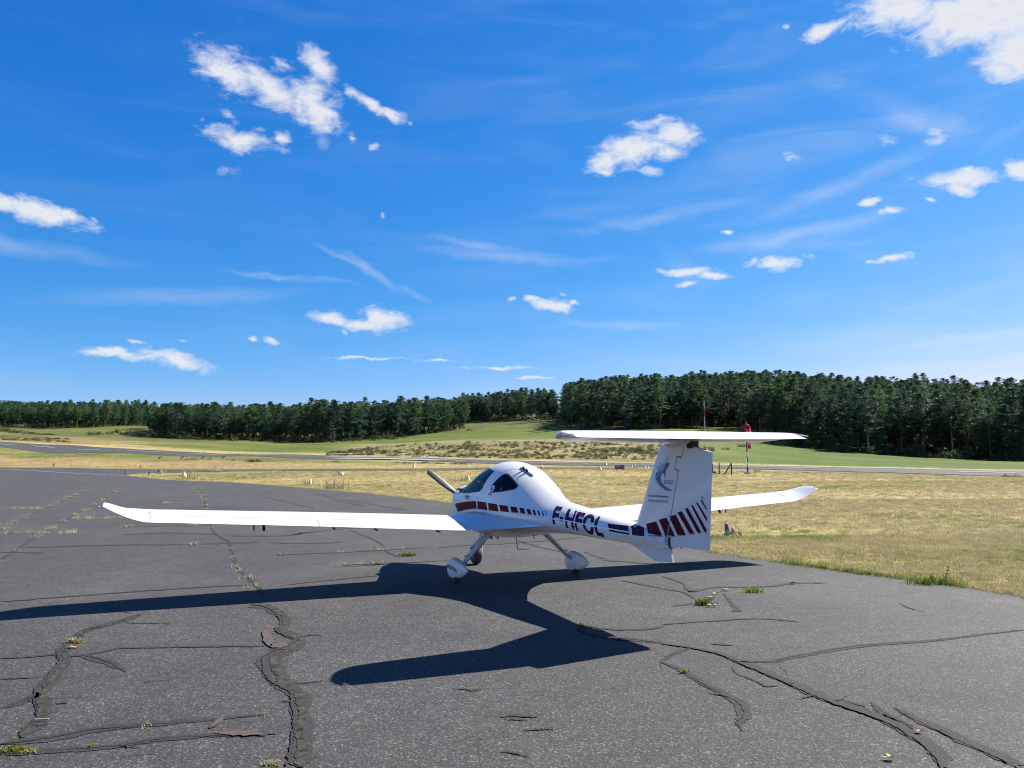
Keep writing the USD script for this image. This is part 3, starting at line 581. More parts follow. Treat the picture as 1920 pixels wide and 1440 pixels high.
ap('rear_window', decal(rw, hw_at, 0.002, 0.03, -1), 'glass_dark', FUSE)
ap('side_patch', decal(poly_on(crop([(715,490),(790,500),(880,520),(878,592),(790,575),(712,550)], 1120, 940, 8.0), cast_f), hw_at, 0.005), 'leg_grey', FUSE)
for nm, pts in (('cowl_seam', [(0.62, 1.27), (0.60, 1.12), (0.60, 0.95), (0.63, 0.74)]), ('cowl_seam', [(0.33, 1.04), (0.45, 1.05), (0.62, 1.06)]), ('hatch_seam', [(4.9, 0.90), (5.08, 0.885), (5.07, 0.845), (4.89, 0.86), (4.9, 0.90)]), ('body_joint', [(3.9, 0.97), (4.1, 0.968), (4.3, 0.962)])):
    for side in (1, -1): ap(nm, decal(LineString(pts).buffer(0.003), hw_at, 0.0015, 0.03, side), 'seam_grey', FUSE)
for x_ in np.linspace(0.66, 0.70, 2):
    for z_ in np.linspace(0.80, 1.24, 7): ap('screw', decal(shapely.geometry.Point(x_, z_).buffer(0.0045, 4), hw_at, 0.0015), 'seam_grey', FUSE)
# cowling front, spinner and propeller
ap('spinner', trimesh.creation.revolve(np.array([[0.0, -0.10], [0.04, -0.09], [0.09, -0.02], [0.125, 0.08], [0.13, 0.19], [0, 0.19]]), 28).apply_transform(trimesh.transformations.rotation_matrix(math.pi / 2, [0, 1, 0])).apply_translation([0.03, 0, 1.09]), 'white_paint')
HUB = np.array([0.10, 0, 1.09])
d_ = air_ray(801.5, 884.5); tip = EYE_A + d_ * ((0.10 - EYE_A[0]) / d_[0])
bl = tip - HUB; L_ = np.linalg.norm(bl); bl /= L_
def blade(sgn):
    rings = []
    for t, c, th, tw in [(0.08, .042, .036, 60), (0.2, .054, .030, 45), (0.38, .066, .020, 32), (0.6, .064, .014, 24), (0.82, .054, .009, 19), (0.965, .046, .006, 17), (1.0, .034, .004, 17)]:
        e = np.array([1.0, 0, 0]); w = np.cross(bl, e); a = math.radians(tw)
        cd = w * math.cos(a) + e * math.sin(a) * sgn; nd = -w * math.sin(a) * sgn + e * math.cos(a)
        ph = np.linspace(0, 2 * np.pi, 16, endpoint=False)
        rings.append(HUB + bl * sgn * L_ * t + np.outer(np.cos(ph) * c, cd) + np.outer(np.sin(ph) * th, nd))
    return loft(rings)
PR = ap('propeller', hull([(HUB + [-.04, 0, 0], .07), (HUB + [.04, 0, 0], .07)]), 'metal_grey')
ap('blade', blade(1), 'prop_black', PR); ap('blade', blade(-1), 'prop_black', PR)

# ---- wings
def foil(n=26, t=0.145, m_=0.045, pc=0.42):
    b = np.linspace(0, np.pi, n); x = (1 - np.cos(b)) / 2
    yt = 5 * t * (0.2969 * np.sqrt(x) - 0.126 * x - 0.3516 * x ** 2 + 0.2843 * x ** 3 - 0.1030 * x ** 4)
    yc = np.where(x < pc, m_ / pc ** 2 * (2 * pc * x - x ** 2), m_ / (1 - pc) ** 2 * (1 - 2 * pc + 2 * pc * x - x ** 2))
    up = np.stack([x, yc + yt], 1); lo = np.stack([x, yc - yt], 1)
    return np.vstack([up[::-1], lo[1:]])
FO = foil()
def wing_ring(y, xl, xt, zl, zt_, tk=1.0, f=FO):
    c = xt - xl
    P = np.column_stack([xl + f[:, 0] * c, np.full(len(f), y), zl + (zt_ - zl) * f[:, 0] + f[:, 1] * c * tk])
    return P
WS = [  # y, x lead, x trail, z lead, z trail, thickness
 (0.40, 1.86, 3.20, 0.765, 0.770, 1.04), (0.95, 1.90, 3.14, 0.785, 0.772, 1.04), (1.6, 1.93, 3.10, 0.83, 0.806, 1.04), (3.0, 2.00, 3.02, 0.922, 0.893, 1.04), (4.6, 2.08, 2.93, 1.022, 0.985, 1.04),
 (4.97, 2.11, 2.92, 1.048, 1.008, 1.02), (5.10, 2.16, 2.925, 1.072, 1.043, 0.94), (5.22, 2.26, 2.94, 1.102, 1.092, 0.8), (5.32, 2.37, 2.955, 1.150, 1.145, 0.74), (5.40, 2.48, 2.965, 1.193, 1.190, 0.7), (5.435, 2.60, 2.965, 1.213, 1.211, 0.7)]
def winterp(rows, n):
    A = np.array(rows); ys = np.unique(np.concatenate([np.linspace(A[0, 0], A[-1, 0], n), A[:, 0]]))
    return np.column_stack([ys] + [Pchip(A[:, 0], A[:, k])(ys) for k in range(1, A.shape[1])])
WT = winterp(WS, 60)
def mirror(m, side):
    if side > 0: return m
    m = tm(m).copy(); v = np.array(m.vertices); v[:, 1] *= -1; return trimesh.Trimesh(v, np.array(m.faces)[:, ::-1], process=False)
wing_solid = mf(loft([wing_ring(*r) for r in WT]))
zI = [Pchip(np.array(WS)[:, 0], np.array(WS)[:, k]) for k in range(1, 6)]
def wpt(y, f):   # plan point at chord fraction f
    return float(zI[0](y) + (zI[1](y) - zI[0](y)) * f)
def slab(y0, y1, f0, w=0.007):
    a = LineString([(wpt(y, f0), y) for y in np.linspace(y0, y1, 8)]).buffer(w / 2, cap_style='square')
    m = trimesh.creation.extrude_polygon(a, 2.0, engine='earcut'); m.apply_translation([0, 0, 0]); return mf(m)
def slab_end(y, f0): 
    a = LineString([(wpt(y, f0) - 0.002, y), (wpt(y, 1) + 0.06, y)]).buffer(0.0035, cap_style='square'); return mf(trimesh.creation.extrude_polygon(a, 2.0, engine='earcut'))
cuts = slab(0.98, 2.95, 0.76) + slab_end(0.98, 0.76) + slab_end(2.95, 0.76) + slab(2.95, 4.93, 0.76) + slab_end(4.93, 0.76)
pieces = sorted((wing_solid - cuts).decompose(), key=lambda m: -abs(m.volume()))[:3]
pieces = [pieces[0]] + sorted(pieces[1:], key=lambda m: m.bounding_box()[1])
WINGS = []
for side in (1, -1):
    W_ = ap('wing', mirror(pieces[0], side), 'white_paint'); WINGS.append(W_)
    for nm, m in zip(('flap', 'aileron'), pieces[1:]): ap(nm, mirror(m, side), 'white_paint', W_)
    # fairing that blends the wing into the body
    FR = [(0.20, 2.0, 4.55, 0.73, 0.905, 0.78), (0.34, 1.95, 4.15, 0.745, 0.875, 0.89), (0.48, 1.90, 3.78, 0.758, 0.835, 0.98), (0.62, 1.885, 3.50, 0.768, 0.802, 1.04), (0.78, 1.885, 3.30, 0.775, 0.782, 1.06), (0.93, 1.895, 3.165, 0.782, 0.7725, 1.052)]
    FT = winterp(FR, 24); ap('wing_root_fairing', mirror(loft([wing_ring(*r) for r in FT]), side), 'white_paint', W_)
    ap('root_seam', mirror(tube([[wpt(0.955, f), 0.955, float(zI[2](0.955) + (zI[3](0.955) - zI[2](0.955)) * f + np.interp(f, FO[:26, 0][::-1], FO[:26, 1][::-1]) * (zI[1](0.955) - zI[0](0.955))) + 0.001] for f in np.linspace(0.1, 0.98, 14)], 0.002), side), 'seam_grey', W_)
    def top_pt(y, f): c = float(zI[1](y) - zI[0](y)); return [wpt(y, f), y, float(zI[2](y) + (zI[3](y) - zI[2](y)) * f + np.interp(f, FO[:26, 0][::-1], FO[:26, 1][::-1]) * c * float(zI[4](y)))]
    for y0, y1 in ((1.0, 2.93), (2.97, 4.91)): ap('hinge_gap', mirror(tube([np.array(top_pt(y, 0.76)) + [0, 0, .001] for y in np.linspace(y0, y1, 16)], .0045, 5), side), 'seam_grey', W_)
    ap('hinge_gap', mirror(tube([np.array(top_pt(2.95, f)) + [0, 0, .001] for f in np.linspace(.76, .99, 6)], .0045, 5), side), 'seam_grey', W_)
    # fence-like dark gap at the tip joint, hinge brackets and aerials under the wing
    y = 4.945; ap('tip_gap', mirror(tube([[wpt(y, f), y, float(zI[2](y) + (zI[3](y) - zI[2](y)) * f + np.interp(f, FO[:26, 0][::-1], FO[:26, 1][::-1]) * (zI[1](y) - zI[0](y))) + 0.0005] for f in np.linspace(0.45, 0.80, 8)], [.001, .004, .006, .007, .007, .006, .003, .001]), side), 'metal_grey', W_)
    fy = 1.55; zf = float(zI[2](fy) + (zI[3](fy) - zI[2](fy)) * .3 + np.interp(.3, FO[:26, 0][::-1], FO[:26, 1][::-1]) * (zI[1](fy) - zI[0](fy)))
    ap('fuel_cap', mirror(trimesh.creation.cylinder(.035, .008, sections=18).apply_translation([wpt(fy, .3), fy, zf + .002]), side), 'metal_grey', W_)
    for y in (1.35, 2.2, 2.75):
        ap('hinge_bracket', mirror(hull([((wpt(y, .80), y, float(zI[3](y)) - .03), .012), ((wpt(y, .93), y, float(zI[3](y)) - .035), .008)]), side), 'gap_black', W_)
    y = 3.72
    for dy, r in ((0, .009), (-.12, .018)): ap('pitot_probe', mirror(hull([((wpt(y, .62), y + dy, float(zI[3](y)) - .01), r), ((wpt(y, .66), y + dy, float(zI[3](y)) - .09), r)]), side), 'gap_black', W_)
    ap('navigation_light', mirror(hull([((2.78, 5.42, 1.213), .012), ((2.90, 5.43, 1.213), .012)]), side), 'nav_red' if side > 0 else 'chrome', W_)
lp = [np.array([2.86, 5.44, 1.215]), np.array([2.95, 5.475, 1.205]), np.array([2.96, 5.50, 1.195])]
ap('static_wick', chain([(q_, .006) for q_ in lp]), 'chrome', WINGS[0])

# ---- fin, rudder, tailplane, elevator
FINL = Pchip([0.80, 0.90, 1.0, 1.3, 1.67, 1.90, 1.97], [5.68, 5.74, 5.81, 5.99, 6.20, 6.345, 6.39])
FINT = Pchip([0.80, 0.86, 1.77, 1.97], [7.087, 7.09, 7.17, 7.185])
def naca_t(f, t): return 5 * t * (0.2969 * np.sqrt(np.clip(f, 0, 1)) - 0.126 * f - 0.3516 * f ** 2 + 0.2843 * f ** 3 - 0.1036 * f ** 4)
def fin_y(x, z):
    z = np.clip(z, 0.80, 1.97); a, b = FINL(z), FINT(z); return naca_t(np.clip((x - a) / (b - a), 0.0, 1.0), 0.105) * (b - a) + 0.002
def fin_ring(z):
    a, b = float(FINL(z)), float(FINT(z)); f = (1 - np.cos(np.linspace(0, np.pi, 28))) / 2
    h = naca_t(f, 0.105) * (b - a) + 0.002 * np.minimum(1, f * 20); h[0] = 0; x = a + f * (b - a)
    return np.vstack([np.column_stack([x[::-1], h[::-1], np.full(28, z)]), np.column_stack([x[1:], -h[1:], np.full(27, z)])])
fin_all = mf(loft([fin_ring(z) for z in np.linspace(0.80, 1.90, 30)]))
def fcast(u, v): 
    d = air_ray(u, v); p = EYE_A + d * (-EYE_A[1] / d[1])
    for _ in range(3):
        y = float(fin_y(p[0], p[2])); p = EYE_A + d * ((y - EYE_A[1]) / d[1])
    return p
def ncast(u, v):
    a_, b_ = fcast(u, v), cast_f(u, v)
    hit = abs(b_[1]) <= hw_at(b_[0], b_[2]) + 1e-3 and b_[0] < 6.45
    return b_ if hit and np.linalg.norm(b_ - EYE_A) < np.linalg.norm(a_ - EYE_A) else a_
def f0(u, v): d = air_ray(u, v); p = EYE_A + d * (-EYE_A[1] / d[1]); return (p[0], p[2])
hinge_px = [(1256,1036),(1262,1000),(1277,900),(1279,885),(1272.5,880.5),(1276.5,857.5),(1284,860.5),(1288,842),(1290.5,838)]
hl = LineString([f0(*p) for p in hinge_px])
hl = LineString([(hl.coords[0][0] - .01, 0.70)] + list(hl.coords) + [(hl.coords[-1][0] + .01, 2.1)])
gapc = prism(hl.buffer(0.006, join_style='mitre'), -1, 1)
topcut = prism(Polygon([f0(1289,834.5), f0(1336,851), (7.4, f0(1336,851)[1]), (7.4, 2.2), (f0(1289,834.5)[0], 2.2)]), -1, 1)
botcut = prism(Polygon([(6.40, 0.60), (7.4, 0.60), (7.4, f0(1331,1034)[1]), (6.55, 0.835), (6.40, 0.78)]), -1, 1)
tp = sorted((fin_all - gapc - topcut - botcut).decompose(), key=lambda m: -abs(m.volume()))[:2]
tp.sort(key=lambda m: m.bounding_box()[3])
FIN = ap('fin', tp[0], 'white_paint'); RUD = ap('rudder', tp[1], 'white_paint')
for side in (1, -1):
    ap('rudder_gap', decal(hl.intersection(shapely.box(6, .80, 7.2, 1.86)).buffer(0.0055), lambda x, z: fin_y(x, z) - 0.012, 0, 0.05, side), 'gap_black', FIN)
S3 = [[(735,355),(885,317),(980,550),(778,540)], [(925,295),(1040,262),(1170,548),(1030,545)], [(1075,240),(1180,220),(1330,525),(1215,540)], [(1205,185),(1270,165),(1460,505),(1395,520)], [(1315,130),(1360,117),(1565,490),(1515,505)], [(1410,82),(1435,75),(1645,450),(1640,490),(1615,490)], [(1485,40),(1505,35),(1645,265),(1645,325)], [(1550,0),(1570,-5),(1645,130),(1640,155)], [(1562,-55),(1585,-53),(1585,-22),(1570,-25)], [(1602,-30),(1608,-5),(1606,5),(1600,-10)]]
frgn = [tp[0], tp[1]]
for k, p in enumerate(S3):
    P = poly_on(crop(p, 1120, 940, 8.0), ncast)
    P = P.difference(hl.buffer(0.008))
    yf = (lambda x, z: np.maximum(fin_y(x, z), np.where(x < 6.47, hw_at(x, z), 0)))
    for side in (1, -1):
        ap('stripe', decal(P, yf, 0.003, 0.03, side), 'maroon', RUD if k > 2 else FIN)
    lo_z = min(q_[1] for q_ in P.exterior.coords) if P.geom_type == 'Polygon' else P.bounds[1]
    if k < 6:
        band = P.intersection(shapely.box(5, 0, 8, lo_z + 0.016)) if k else P.intersection(affinity.rotate(shapely.box(5, 0, 8, lo_z + 0.02), 1))
        if not band.is_empty: ap('stripe_edge', decal(band, yf, 0.005, 0.04), 'brown_edge', RUD if k > 2 else FIN)
def fpoly(p): return Polygon([(q_[0], q_[2]) for q_ in [fcast(*w) for w in crop(p, 1190, 840, 12.0)]]).buffer(0)
ap('emblem', decal(fpoly([(790,350),(765,430),(710,520),(682,692),(640,572),(600,620),(580,690),(602,780),(680,880),(780,945),(862,980),(800,997),(700,975),(600,905),(520,820),(480,720),(490,650),(560,560),(650,480),(690,440),(695,372)]), fin_y, 0.003), 'logo_blue', FIN)
ap('emblem', decal(fpoly([(548,348),(600,374),(690,372),(688,442),(560,548),(498,590),(530,520),(490,425),(575,468),(592,420)]), fin_y, 0.0035), 'logo_grey', FIN)
ap('emblem', decal(fpoly([(480,600),(560,552),(500,640),(478,690)]), fin_y, 0.004), 'logo_blue', FIN)
ap('emblem', decal(fpoly([(752,218),(766,232),(700,362),(682,372)]).union(fpoly([(690,440),(702,452),(455,750),(440,738)])), fin_y, 0.005), 'logo_grey', FIN)
def lettering(txt, o, ex, ey, m_, bold=False):
    t = meshkit.text_mesh(txt, 1.0, 0.01, bold); v = np.array(t.vertices); f = np.array(t.faces)
    f = f[(v[f][:, :, 2] > 0.005).all(1)]; W2 = v[:, 0].max()
    px = np.outer(v[:, 0] / W2, ex) + np.outer(v[:, 1], ey) + o
    w = np.array([fcast(*p) for p in crop(px.tolist(), 1190, 840, 12.0)])
    # decal faces towards the left side
    m = trimesh.Trimesh(np.column_stack([w[:, 0], fin_y(w[:, 0], w[:, 2]) + 0.004, w[:, 2]]), f, process=False)
    m.remove_unreferenced_vertices()
    if m.face_normals[:, 1].mean() < 0: m.invert()
    ap('lettering', m, m_, FIN, smooth=False)
lettering("ACAT", np.array([660, 832.]), np.array([203., 18]), np.array([10., -92]), 'ink')
lettering("Comité d'Établissement", np.array([300, 1116.]), np.array([458., 28]), np.array([6., -44]), 'ink', True)
lettering("Airbus Opérations", np.array([303, 1226.]), np.array([445., 28]), np.array([6., -52]), 'ink')
# ventral fin, tail bumper, black rudder boot
vp = Polygon([f0(1183,1021), f0(1231,1054.5), f0(1263,1057), f0(1258,1030), (6.3, 0.80), (5.75, 0.80)])
ap('ventral_fin', prism(vp, -0.012, 0.012), 'white_paint')
bt = Polygon([(lambda w: (w[0], w[2]))(fcast(*p)) for p in crop([(1075,550),(1100,560),(1098,610),(1100,690),(1135,745),(1085,720),(1060,670),(1062,600)], 1120, 940, 8.0)])
for side in (1, -1): ap('rudder_boot', decal(bt, lambda x, z: np.maximum(fin_y(x, z), np.where(x < 6.46, hw_at(x, z), 0)), 0.004, 0.03, side), 'gap_black', FIN)
# tailplane
SF = foil(22, 0.10, 0.0, 0.4)
Z_LE, Z_H, Z_TE = 1.892, 1.962, 1.912
TP = [(0.0, 6.33, 7.06), (0.9, 6.385, 7.03), (1.22, 6.43, 7.01), (1.33, 6.50, 7.0), (1.395, 6.62, 6.97), (1.425, 6.77, 6.91)]
TA = winterp([(r[0], r[1], r[2], 0, 0, 1.0) for r in TP], 26)
def stab_ring(y, xl, xt):
    c = xt - xl; inc = (Z_H - Z_LE) / 0.42
    x = xl + SF[:, 0] * c
    return np.column_stack([x, np.full(len(SF), y), Z_LE + (x - 6.33) * inc + SF[:, 1] * c])
half = [stab_ring(r[0], r[1], r[2]) for r in TA]
tail_solid = mf(loft([np.column_stack([h_[:, 0], -h_[:, 1], h_[:, 2]]) for h_ in half[:0:-1]] + half))
XH = 6.755
hcut = mf(box((XH, 0, 2.0), (0.010, 2.736, 1))) + mf(box((XH + .2, 1.365, 2.0), (0.41, 0.008, 1))) + mf(box((XH + .2, -1.365, 2.0), (0.41, 0.008, 1)))
tps = sorted((tail_solid - hcut).decompose(), key=lambda m: -abs(m.volume()))
stab = tps[0]; elev = [m for m in tps[1:] if abs(m.volume()) > 2e-4]
stab = tm(stab); sv = np.array(stab.vertices); k_ = (sv[:, 0] > XH) & (np.abs(sv[:, 1]) > 1.36); sv[k_, 2] -= (sv[k_, 0] - XH) * 0.26; stab = trimesh.Trimesh(sv, stab.faces, process=False)
STB = ap('tailplane', stab, 'white_paint')
zh = Z_LE + (XH - 6.33) * (Z_H - Z_LE) / 0.42
for m in elev:
    t = tm(m); t.apply_transform(trimesh.transformations.rotation_matrix(math.radians(ELEV_DROOP), [0, 1, 0], [XH, 0, zh])); ap('elevator', t, 'white_paint')
fair = loft([np.column_stack([6.34 + .33 * (1 - np.cos(np.linspace(0, 2 * np.pi, 24, endpoint=False))) * k * (1 if 1 else 0), w * np.sin(np.linspace(0, 2 * np.pi, 24, endpoint=False)), np.full(24, z)]) for z, w, k in [(1.76, .045, .72), (1.82, .05, .74), (1.86, .065, .80), (1.885, .095, .88), (1.905, .14, .98)]])
ap('tailplane_fairing', fair, 'white_paint')
ap('elevator_linkage', box((6.86, 0, 1.875), (0.10, 0.075, 0.12)), 'gap_black')

# ---- undercarriage
GZ = 0.0
for side in (1, -1):
    wy = 0.95 * side; wx = 2.56
    A_, B_ = np.array([2.50, 0.46 * side, 0.635]), np.array([wx, 0.865 * side, 0.235])
    LG = ap('undercarriage_leg', hull([(A_ + [-.07, 0, 0], .022), (A_ + [.07, 0, 0], .022), (B_ + [-.035, 0, 0], .018), (B_ + [.035, 0, 0], .018)]), 'leg_grey')
    M_ = A_ * .35 + B_ * .65; ap('step', hull([(M_ + [.0, .02 * side, -.01], .014), (M_ + [.03, .10 * side, -.02], .014)]), 'leg_grey', LG)
    ap('brake_line', tube([A_ + [.075, 0, -.02], A_ * .5 + B_ * .5 + [.07, 0, -.025], B_ + [.05, 0, 0], B_ + [.02, .03 * side, -.02]], .006), 'gap_black', LG)
    tx = np.linspace(0, 1, 22); rings = []
    for f in tx:
        r_ = (1 - (1 - min(f / .32, 1)) ** 2.2) if f < .32 else max(0.03, 1 - ((f - .32) / .68) ** 1.55)
        ph = np.linspace(0, 2 * np.pi, 24, endpoint=False)
        zc_ = 0.172 + 0.034 * f; hz_ = 0.154 * r_ ** .8 + .004; hy_ = 0.098 * r_ ** .9 + .004
        rings.append(np.column_stack([np.full(24, wx - 0.30 + 0.74 * f), wy + hy_ * np.cos(ph), zc_ + hz_ * np.sin(ph) * np.where(np.sin(ph) < 0, .93, 1.0)]))
    WP = ap('wheel_fairing', loft(rings), 'white_matt', LG)
    tyre = trimesh.creation.revolve(np.array([[.06, -.05], [.12, -.055], [.143, -.035], [.15, 0], [.143, .035], [.12, .055], [.06, .05], [.06, -.05]]), 28).apply_transform(trimesh.transformations.rotation_matrix(math.pi / 2, [1, 0, 0])).apply_translation([wx, wy, .15])
    ap('tyre', tyre, 'rubber', LG)
    pf = lambda x, z, wx=wx: 0.098 * np.clip(1 - (np.clip((x - (wx - .30)) / .74 - .32, 0, 1) / .68) ** 1.55, .05, 1) ** .9 * np.sqrt(np.clip(1 - ((z - .198) / .15) ** 2, .1, 1))
    for dz in (0.0, -.028):
        b_ = LineString([(wx - .17, .215 + dz), (wx - .06, .238 + dz), (wx + .10, .222 + dz), (wx + .2, .195 + dz)]).buffer(.008)
        d2 = decal(b_, pf, 0.006, .03, 1); v = np.array(d2.vertices); v[:, 1] = 0.95 * 1 + v[:, 1]
        if side > 0: ap('fairing_stripe', trimesh.Trimesh(v, d2.faces, process=False), 'prop_black', LG)
nwx = 0.84
NL = ap('nose_leg', chain([((1.16, 0, .66), .026), ((1.03, 0, .44), .022), ((nwx + .01, .095, .28), .016), ((nwx, .10, .17), .018)]) + chain([((1.03, 0, .44), .022), ((nwx + .01, -.095, .28), .016), ((nwx, -.10, .17), .018)]), 'leg_grey')
ap('tyre', trimesh.creation.revolve(np.array([[.05, -.06], [.12, -.068], [.155, -.045], [.166, 0], [.155, .045], [.12, .068], [.05, .06], [.05, -.06]]), 28).apply_transform(trimesh.transformations.rotation_matrix(math.pi / 2, [1, 0, 0])).apply_translation([nwx, 0, .166]), 'rubber', NL)
ap('wheel_hub', trimesh.creation.cylinder(.06, .12, sections=20).apply_transform(trimesh.transformations.rotation_matrix(math.pi / 2, [1, 0, 0])).apply_translation([nwx, 0, .166]), 'leg_grey', NL)
# under the belly: exhaust, drain, aerials
def at_x(u, v, y): d = air_ray(u, v); return EYE_A + d * ((y - EYE_A[1]) / d[1])
q1 = at_x(931, 1009, 0.05); ap('belly_lamp', hull([(q1 + [-.04, 0, .03], .03), (q1 + [.05, 0, 0], .028)]), 'cream_lens')
for u, v in ((945, 1005), (951, 1006), (1000, 1008)):
    q1 = at_x(u, v, 0.03); ap('belly_aerial', hull([(q1 + [-.02, 0, .08], .009), (q1 + [.03, 0, -.02], .006)]), 'gap_black')
q1, q2, q3 = at_x(967, 1006, 0.0), at_x(971, 1031.5, 0.0), at_x(991, 1031, -0.02)
ap('wire_aerial', tube([q1 + [0, 0, .05], q1, q2, q3], .006), 'gap_black')
ap('exhaust_pipe', chain([((1.35, .08, .60), .03), ((1.55, .08, .53), .03), ((1.72, .08, .52), .03)]), 'metal_grey')

# ------------------------------------------------------------------ cracks and repairs in the asphalt
def ppm(u, v): p = cast(u, v); return F / math.hypot(p[0], p[1])
def ribbon(pts, wmul=1.0, seed=0, off=0.0, jit=0.30, step=0.05):
    """pts: (u, v, width in image pixels); an uneven strip on the ground"""
    r = np.random.default_rng(seed)
    P = np.array([cast(u, v)[:2] for u, v, w in pts]); I = np.array([p[:2] for p in pts], float); dI = np.gradient(I, axis=0); dI /= np.linalg.norm(dI, axis=1, keepdims=True) + 1e-9
    dP = np.gradient(P, axis=0); dP /= np.linalg.norm(dP, axis=1, keepdims=True) + 1e-9; Wd = []
    for (u, v, w), (du, dv), (gx_, gy_) in zip(pts, dI, dP):      # the picture's width across the strip, measured on the ground
        h_ = max(w * wmul, .3) / 2; q_ = cast(u - dv * h_, v + du * h_)[:2] - cast(u + dv * h_, v - du * h_)[:2]; Wd.append(min(abs(-gy_ * q_[0] + gx_ * q_[1]), 1.2))
    Wd = np.array(Wd)
    seg = np.r_[0, np.cumsum(np.linalg.norm(np.diff(P, axis=0), axis=1))]
    n = int(np.clip(seg[-1] / step, 12, 400)); t = np.linspace(0, seg[-1], n)
    k = Pchip(seg, P); C = k(t); w = np.interp(t, seg, Wd)
    T = np.gradient(C, axis=0); T /= np.linalg.norm(T, axis=1, keepdims=True) + 1e-9; N = np.column_stack([-T[:, 1], T[:, 0]])
    def wob(sd, fr): return meshkit.fbm(np.column_stack([t * fr, np.full(n, sd * 7.3), np.zeros(n)]), 4, seed + sd) - 0.5
    mid = C + N * (wob(1, 2.2) * w * jit * 2.2 + wob(4, 7) * 0.02)[:, None]
    taper = np.minimum(1, np.minimum(np.arange(n), np.arange(n)[::-1]) / 4 + 0.12)
    a = w * 0.5 * taper * (1 + jit * 2.6 * wob(2, 6.0)); b = w * 0.5 * taper * (1 + jit * 2.6 * wob(3, 6.0))
    a = a + np.abs(r.normal(0, .006, n)) * (w > .01); b = b + np.abs(r.normal(0, .006, n)) * (w > .01); mid = mid + N * r.normal(0, .004, n)[:, None]
    A, B = mid + N * np.maximum(a, .001)[:, None], mid - N * np.maximum(b, .001)[:, None]
    V2 = np.vstack([A, B]); V = np.column_stack([V2, zt(V2[:, 0], V2[:, 1]) + 0.012 + off])
    i = np.arange(n - 1); f = np.vstack([np.column_stack([i, i + n, i + 1]), np.column_stack([i + 1, i + n, i + n + 1])])
    m = trimesh.Trimesh(V, f, process=False)
    if m.face_normals[:, 2].mean() < 0: m.invert()
    return m, C
def cr(pts, ox, oy, s): return [(ox + p[0] / s, oy + p[1] / s, (p[2] if len(p) > 2 else 8) / s) for p in pts]
WIDE = [  # broad tarred repairs: dark tar with a crumbling core
 cr([(400,150,70),(560,190,60),(630,250,85),(650,310,80),(620,355,90),(690,400,95),(770,440,90),(690,500,110),(575,560,150),(560,640,190),(590,720,200),(640,790,170),(720,850,120),(780,900,170),(780,980,170),(790,1080,150),(780,1180,160),(775,1280,185),(765,1380,215),(755,1460,215)], 380, 1100, 4.235),
 cr([(1270,65,15),(1130,120,40),(950,165,35),(780,215,45),(690,290,60),(620,360,90),(560,430,110),(590,500,130),(520,570,110),(480,650,120),(400,740,140),(370,840,140),(385,930,140),(370,1020,130),(290,1100,140),(190,1190,90)], 0, 1140, 4.8),
 cr([(0,648,5),(150,670,7),(300,700,10),(430,750,26),(600,820,32),(760,890,36),(900,950,38),(1100,1020,38),(1280,1100,46),(1400,1180,62),(1500,1310,90)], 1240, 980, 2.8235),
 cr([(1230,990,12),(1400,1070,32),(1550,1140,40),(1700,1210,38),(1920,1300,60)], 1240, 980, 2.8235),
]
MID = [
 cr([(0,750,14),(100,790,24),(200,850,32),(330,920,36),(420,975,60),(440,1030,80),(405,1085,20),(440,1120,6)], 1240, 980, 2.8235),
 cr([(150,675,10),(30,720,16),(0,752,16)], 1240, 980, 2.8235),
 cr([(1110,960,10),(1200,1030,26),(1330,1090,30)], 1240, 980, 2.8235),
 cr([(380,745,8),(550,745,10),(700,720,16),(880,685,18),(1100,655,15),(1400,635,12),(1700,600,8),(1920,575,6)], 1240, 980, 2.8235),
 cr([(330,380,4),(370,430,16),(410,475,34),(415,480,3)], 1240, 980, 2.8235),
 cr([(310,780,90),(180,870,52),(-20,930,36)], 0, 1140, 4.8),
 cr([(700,440,30),(920,480,70),(1050,540,60),(1130,592,8)], 0, 1140, 4.8),
 cr([(0,1250,55),(460,1190,60),(900,1110,55),(1536,1055,40),(2100,1005,20),(2400,975,10)], 0, 1140, 4.8),
 cr([(0,1345,55),(560,1300,50),(1000,1270,45),(1536,1195,40),(2200,1160,30),(2500,1155,10)], 0, 1140, 4.8),
 [(1080,1180,3),(1133,1197,6),(1183,1202,6),(1245,1209,5)],
 [(357,914,5),(378,928,5),(384,946,6),(386,966,6),(390,985,6),(407,1002.7,7),(428,1020,8),(431,1030,8)],
 [(431,1030,6),(442,1048,8),(442,1064.7,8),(463,1080.6,11),(481,1098,13),(492,1115,12)],
 [(160,922,2.5),(120,937,3),(95,950,3),(77,957,3),(0,995,4)],
 [(222,917,2.5),(202,930,3),(185,942,3),(160,957,3),(121,978,4),(55,1016,6),(21,1041,7),(-10,1058,7)],
]
